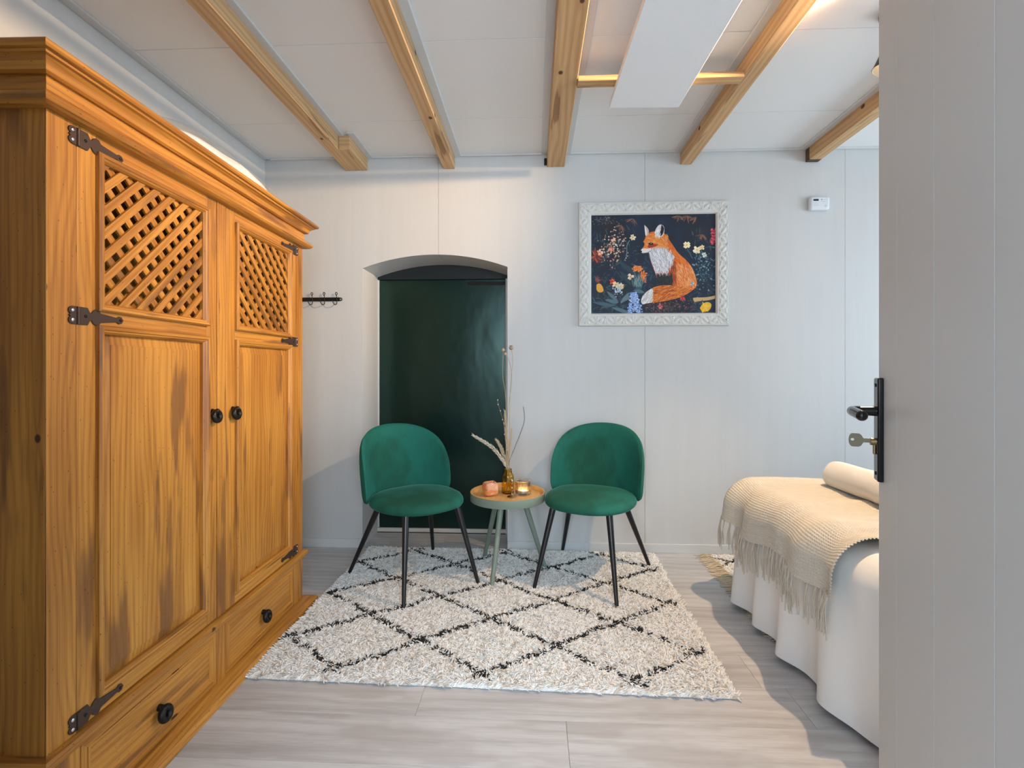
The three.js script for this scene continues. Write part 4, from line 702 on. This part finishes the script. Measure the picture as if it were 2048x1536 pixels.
  path([[900, 385], [930, 300], [985, 258], [1035, 290], [1042, 350], [1025, 430], [960, 440]]); g.fillStyle = '#d8d2d0'; g.fill(); path([[1000, 270], [1035, 300], [1035, 350], [1010, 420], [960, 432], [985, 350]]); g.fillStyle = '#12161f'; g.fill(); fur(130, [925, 310, 990, 420], ['#ffffff', '#e8e2de', '#bdb6b4'], () => 1.9, 40, 4, 0.8);
  path([[1400, 1175], [1320, 1120], [1050, 1095], [900, 1120], [770, 1200], [710, 1290], [725, 1370], [800, 1345], [1000, 1330], [1250, 1275], [1380, 1210], [1500, 1120]]); g.fillStyle = '#d96a1e'; g.fill(); g.save(); g.clip();
  fur(1300, [860, 1090, 1480, 1350], ['#e88a30', '#d0601a', '#f0a048', '#b04c14', '#8c3c10'], () => 2.75, 60, 5, 0.75);
  g.fillStyle = '#dedad8'; path([[690, 1260], [780, 1170], [885, 1140], [875, 1210], [840, 1290], [780, 1360], [690, 1400]]); g.fill(); fur(420, [700, 1150, 890, 1370], ['#ffffff', '#e4e0de', '#b4b0b2', '#cfcac8'], () => 2.2, 50, 5, 0.8); g.restore();
  g.fillStyle = '#eeb426'; g.beginPath(); g.moveTo(1530, 1420); g.bezierCurveTo(1570, 1330, 1660, 1310, 1690, 1370); g.bezierCurveTo(1690, 1430, 1650, 1480, 1560, 1470); g.fill(); for (let k = 0; k < 5; k++) leaf(1600, 1410, rr(60, 90), 26, rr(0, 6.28), '#f6c840', 0.8);
  flower(1290, 1290, 34, 7, ['#b83038', '#d04850'], '#701c20'); flower(980, 1390, 36, 7, ['#c05860', '#d87078'], '#8a3038'); flower(1420, 1080, 30, 6, ['#8fa8b0', '#b0c4c8'], '#5a7078');
  const t = new THREE.CanvasTexture(c); t.colorSpace = THREE.SRGBColorSpace; return t;
}
{
  const x0 = 0.281, x1 = 1.208, y0 = 1.414, y1 = 2.190, fw = 0.081;
  const t = thing('framed_picture', 'fox painting in a carved white ornamental frame', 'picture', [(x0 + x1) / 2, (y0 + y1) / 2, 0.0008]);
  const W = (x1 - x0) / 2, Hh = (y1 - y0) / 2;
  const fm = std({ color: lin(0.66, 0.65, 0.61), roughness: 0.6, side: THREE.DoubleSide });
  // carved relief: leaves and scrolls repeated along each rail
  const carve = (s, q) => {                                             // s along rail (m), q across 0..1
    if (q < 0.10 || q > 0.80) return 0; const k = (q - 0.45) / 0.35; let h = 0; const cell = Math.floor(s / 0.058), f = s / 0.058 - cell;
    const flip = cell % 2 ? 1 : -1, a = (f - 0.5) * 2, b = k * flip;
    const p = a * 0.75 + b * 0.66, r = -a * 0.66 + b * 0.75;
    h = Math.max(h, (1 - Math.abs(r) / (0.42 * Math.max(0.05, 1 - p * p))) * (1 - p * p) * (0.75 + 0.25 * Math.cos(p * 16)));
    const d = Math.hypot(a - 0.75, b + 0.5), d2 = Math.hypot(a + 0.75, b - 0.55);
    h = Math.max(h, 0.9 - d / 0.38, 0.85 - d2 / 0.42, 0.5 * (1 - Math.abs(Math.abs(Math.hypot(a, b * 0.9)) - 0.85) / 0.12));
    return clamp(h, 0, 1) * 0.0065 * sst(0.10, 0.17, q) * (1 - sst(0.73, 0.80, q));
  };
  const prof = (q) => 0.004 + 0.018 * (q < 0.06 ? Math.sqrt(q / 0.06) : q < 0.82 ? 1 - 0.10 * Math.abs(q - 0.45) / 0.4 : q < 0.90 ? 0.95 : lerp(0.95, 0.30, (q - 0.90) / 0.10));
  const rail = (len, turn, place) => {
    const n = Math.round(len * 2 * 260), g = grid(n, 34, (u, v) => { const q = v, L = len - q * fw, s = lerp(-L, L, u); return [s, -q * fw, prof(q) + carve(s + 10.03, q)]; });
    const side = grid(1, 1, (u, v) => [lerp(-len, len, u), 0, 0.004 * v]);
    const G2 = mergeGeometries([g.toNonIndexed(), side.toNonIndexed()]); G2.rotateZ(turn); place(G2); mesh('frame_rail', G2, fm, t, 'carved white frame rail');
  };
  rail(W, 0, (g) => g.translate(0, Hh, 0)); rail(W, PI, (g) => g.translate(0, -Hh, 0)); rail(Hh, PI / 2, (g) => g.translate(-W, 0, 0)); rail(Hh, -PI / 2, (g) => g.translate(W, 0, 0));
  mesh('frame_back', box(-W + 0.004, W - 0.004, -Hh + 0.004, Hh - 0.004, 0, 0.004), fm, t);
  mesh('painting', new THREE.PlaneGeometry(2 * (W - fw) + 0.006, 2 * (Hh - fw) + 0.006).translate(0, 0, 0.0062), std({ map: foxTexture(), roughness: 0.62 }), t, 'painted fox among flowers on a dark blue ground');
}

// ---------------------------------------------------------------- small wall things
{
  const t = thing('wall_alarm', 'small white rounded alarm box on the wall right of the picture', 'alarm', [1.745, 2.158, 0.0008]);
  const w = phy({ color: lin(0.72, 0.74, 0.78), roughness: 0.35 });
  mesh('alarm_body', new RoundedBoxGeometry(0.118, 0.083, 0.034, 5, 0.015).translate(0, 0, 0.017), w, t);
  mesh('display', rbox(-0.041, -0.010, 0.012, 0.024, 0.0335, 0.0346, 0.0005), std({ color: lin(0.012, 0.016, 0.02), roughness: 0.3 }), t, 'small dark display');
  const grey = std({ color: lin(0.42, 0.44, 0.47), roughness: 0.6 });
  mesh('indicator', cyl(0.003, 0.003, 0.001, 12).rotateX(PI / 2).translate(0.008, 0.020, 0.0342), std({ color: lin(0.06, 0.07, 0.08), roughness: 0.4 }), t);
  for (const [a, b, y] of [[0.015, 0.045, 0.020], [0.006, 0.030, 0.008], [-0.042, -0.012, 0.001], [-0.042, -0.012, -0.007], [-0.042, -0.012, -0.015]]) mesh('print_line', box(a, b, y - 0.0008, y + 0.0008, 0.0338, 0.0343), grey, t);
  mesh('button', cyl(0.007, 0.007, 0.001, 20).rotateX(PI / 2).translate(0.034, -0.018, 0.0342), std({ color: lin(0.60, 0.62, 0.66), roughness: 0.5 }), t);
}
{
  const t = thing('hook_rail', 'black iron hook rail on the wall beside the wardrobe', 'hook rail', [-1.40, 1.595, 0.0008]);
  const m = std({ color: lin(0.018, 0.014, 0.012), roughness: 0.45, metalness: 0.6 });
  mesh('rail_bar', rbox(-0.18, 0.155, -0.0125, 0.0125, 0, 0.006, 0.002), m, t);
  mesh('end_ring', new THREE.TorusGeometry(0.0085, 0.003, 8, 20).translate(0.160, 0, 0.003), m, t);
  for (const x of [-0.183, -0.103, -0.023, 0.057, 0.137]) if (x > -0.15) {
    const g = merge([new THREE.TorusGeometry(0.0062, 0.0022, 8, 18).scale(1, 1.25, 1).translate(x, 0.034, 0.016), tube([V3(x, 0.027, 0.016), V3(x, 0.010, 0.009), V3(x + 0.001, -0.012, 0.009), V3(x + 0.001, -0.030, 0.014), V3(x - 0.003, -0.037, 0.026), V3(x - 0.008, -0.032, 0.036), V3(x - 0.013, -0.016, 0.042), V3(x - 0.017, -0.010, 0.042)], 0.0025, 36, 8)]);
    mesh('hook', g, m, t);
  }
}
// ---------------------------------------------------------------- heating panel and its batten
{
  const b = solo('ceiling_batten', wuv(rbox(0.1955, 0.9125, 2.402, 2.426, 0.862, 0.918, 0.003), 'x', 0.4, 1.6, 0.3, 0.6), beamMat, 'thin pine batten spanning two beams above the white panel', 'batten'); b.position.y = 0.008;
  const gran = dataTex(512, 512, (u, v) => { const c = 255 * pn(u * 240, v * 240, 240, 240, 3); return [c, c, c]; }, false);
  const t = thing('heating_panel', 'white grainy flat heating panel hung below the ceiling beams', 'heater', [0.520, 2.378, 0.745], 0.024);
  mesh('panel', wuv(rbox(-0.163, 0.163, 0, 0.026, 0, 1.2, 0.002), 'z', 0.5, 0.5), std({ color: lin(0.84, 0.85, 0.86), roughness: 0.8, bumpMap: gran, bumpScale: 0.0004 }), t);
  for (const [x, z] of [[-0.1, 0.145], [0.1, 0.145], [-0.1, 1.08], [0.1, 1.08]]) mesh('hanger', cyl(0.004, 0.004, H - 2.378 - 0.027, 8).translate(x, 0.026 + (H - 2.378 - 0.027) / 2, z + (z < 0.5 ? -0.06 : 0)), steelMat, t);
}
// ---------------------------------------------------------------- ceiling spots over the bed
{
  const m = std({ color: lin(0.016, 0.015, 0.014), roughness: 0.4, metalness: 0.5, side: THREE.DoubleSide }), inside = std({ color: lin(0.75, 0.68, 0.55), roughness: 0.5, side: THREE.DoubleSide });
  [[1.372, 1.14, -0.26, 0, 0.76, 6], [1.54, 1.56, -1.50, -0.24, 0.68, 16]].forEach(([x, z, tilt, swing, cone, power], i) => {
    const t = thing('ceiling_spot', ['black cone ceiling spotlight pointing down over the foot of the bed', 'black cone ceiling spotlight swung towards the wardrobe'][i], 'lamp', [x, H - 0.0105, z], 0, 'black ceiling spots');
    mesh('ceiling_rose', lathe([[0, 0.010], [0.045, 0.010], [0.045, -0.004], [0.038, -0.012], [0, -0.014]], 32), m, t);
    mesh('stem', between(V3(0, -0.01, 0), V3(0, -0.085, 0), 0.006, 0.006, 12), m, t);
    mesh('joint', new THREE.SphereGeometry(0.013, 16, 12).translate(0, -0.085, 0), m, t);
    const P = [[0.0, 0.006], [0.016, 0.004], [0.020, -0.010], [0.024, -0.030], [0.040, -0.118], [0.042, -0.122]];
    const tf = (g) => g.rotateZ(tilt).rotateY(swing).translate(0, -0.090, 0), dir = V3(0, -1, 0).applyAxisAngle(V3(0, 0, 1), tilt).applyAxisAngle(V3(0, 1, 0), swing);
    mesh('lamp_shade', tf(lathe(P, 40)), m, t, 'black cone shade'); mesh('shade_lining', tf(lathe(P.map(([r, y]) => [Math.max(0, r - 0.0015), y - 0.001]), 40)), inside, t);
    const b = dir.clone().multiplyScalar(0.080).add(V3(0, -0.090, 0)), f = dir.clone().multiplyScalar(0.121).add(V3(0, -0.090, 0));
    mesh('bulb', new THREE.SphereGeometry(0.020, 20, 14).translate(b.x, b.y, b.z), std({ color: lin(0, 0, 0), emissive: LAMP_WARM, emissiveIntensity: 1.6 }), t);
    const sp = new THREE.SpotLight(LAMP_WARM, power * LAMP_POWER, 0, cone, 0.55, 2); sp.position.set(x + f.x, H - 0.0105 + f.y, z + f.z); sp.target.position.copy(sp.position).add(dir); scene.add(sp, sp.target);
    sp.castShadow = true; sp.shadow.radius = 0.9; sp.shadow.mapSize.set(1024, 1024);
  });
}
{ // bedding bag on top of the wardrobe
  const t = thing('bedding_bag', 'white bedding bundle in a clear plastic bag on top of the wardrobe', 'bedding', [-1.42, 1.8575, 1.02], 0.02);
  const lump = (sx, sy, sz, seed, y0) => { const g = new THREE.SphereGeometry(1, 64, 44), p = g.attributes.position, v = V3(); for (let i = 0; i < p.count; i++) { v.fromBufferAttribute(p, i).normalize(); const e = 3.2, k = Math.pow(Math.abs(v.x) ** e + Math.abs(v.y) ** e + Math.abs(v.z) ** e, -1 / e), f = 1 + 0.10 * (ns(v.x * 2 + 7, v.y * 2 + v.z * 3 + 7, seed) - 0.5) + 0.07 * Math.abs(ns(v.x * 5 + v.z * 6 + 20, v.y * 6 + 20, seed + 1) - 0.5); p.setXYZ(i, v.x * k * f * sx, Math.max(0, y0 + v.y * k * f * sy), v.z * k * f * sz); } g.computeVertexNormals(); return g; };
  mesh('folded_duvet', lump(0.165, 0.098, 0.36, 3, 0.10), std({ color: lin(0.80, 0.77, 0.73), roughness: 0.9 }), t, 'white folded bedding');
  mesh('plastic_cover', lump(0.171, 0.104, 0.42, 9, 0.106), phy({ color: lin(1, 1, 1), transmission: 1, thickness: 0, roughness: 0.12, ior: 1.3, side: THREE.DoubleSide }), t, 'clear crinkled plastic');
}
renderer.render(scene, camera);
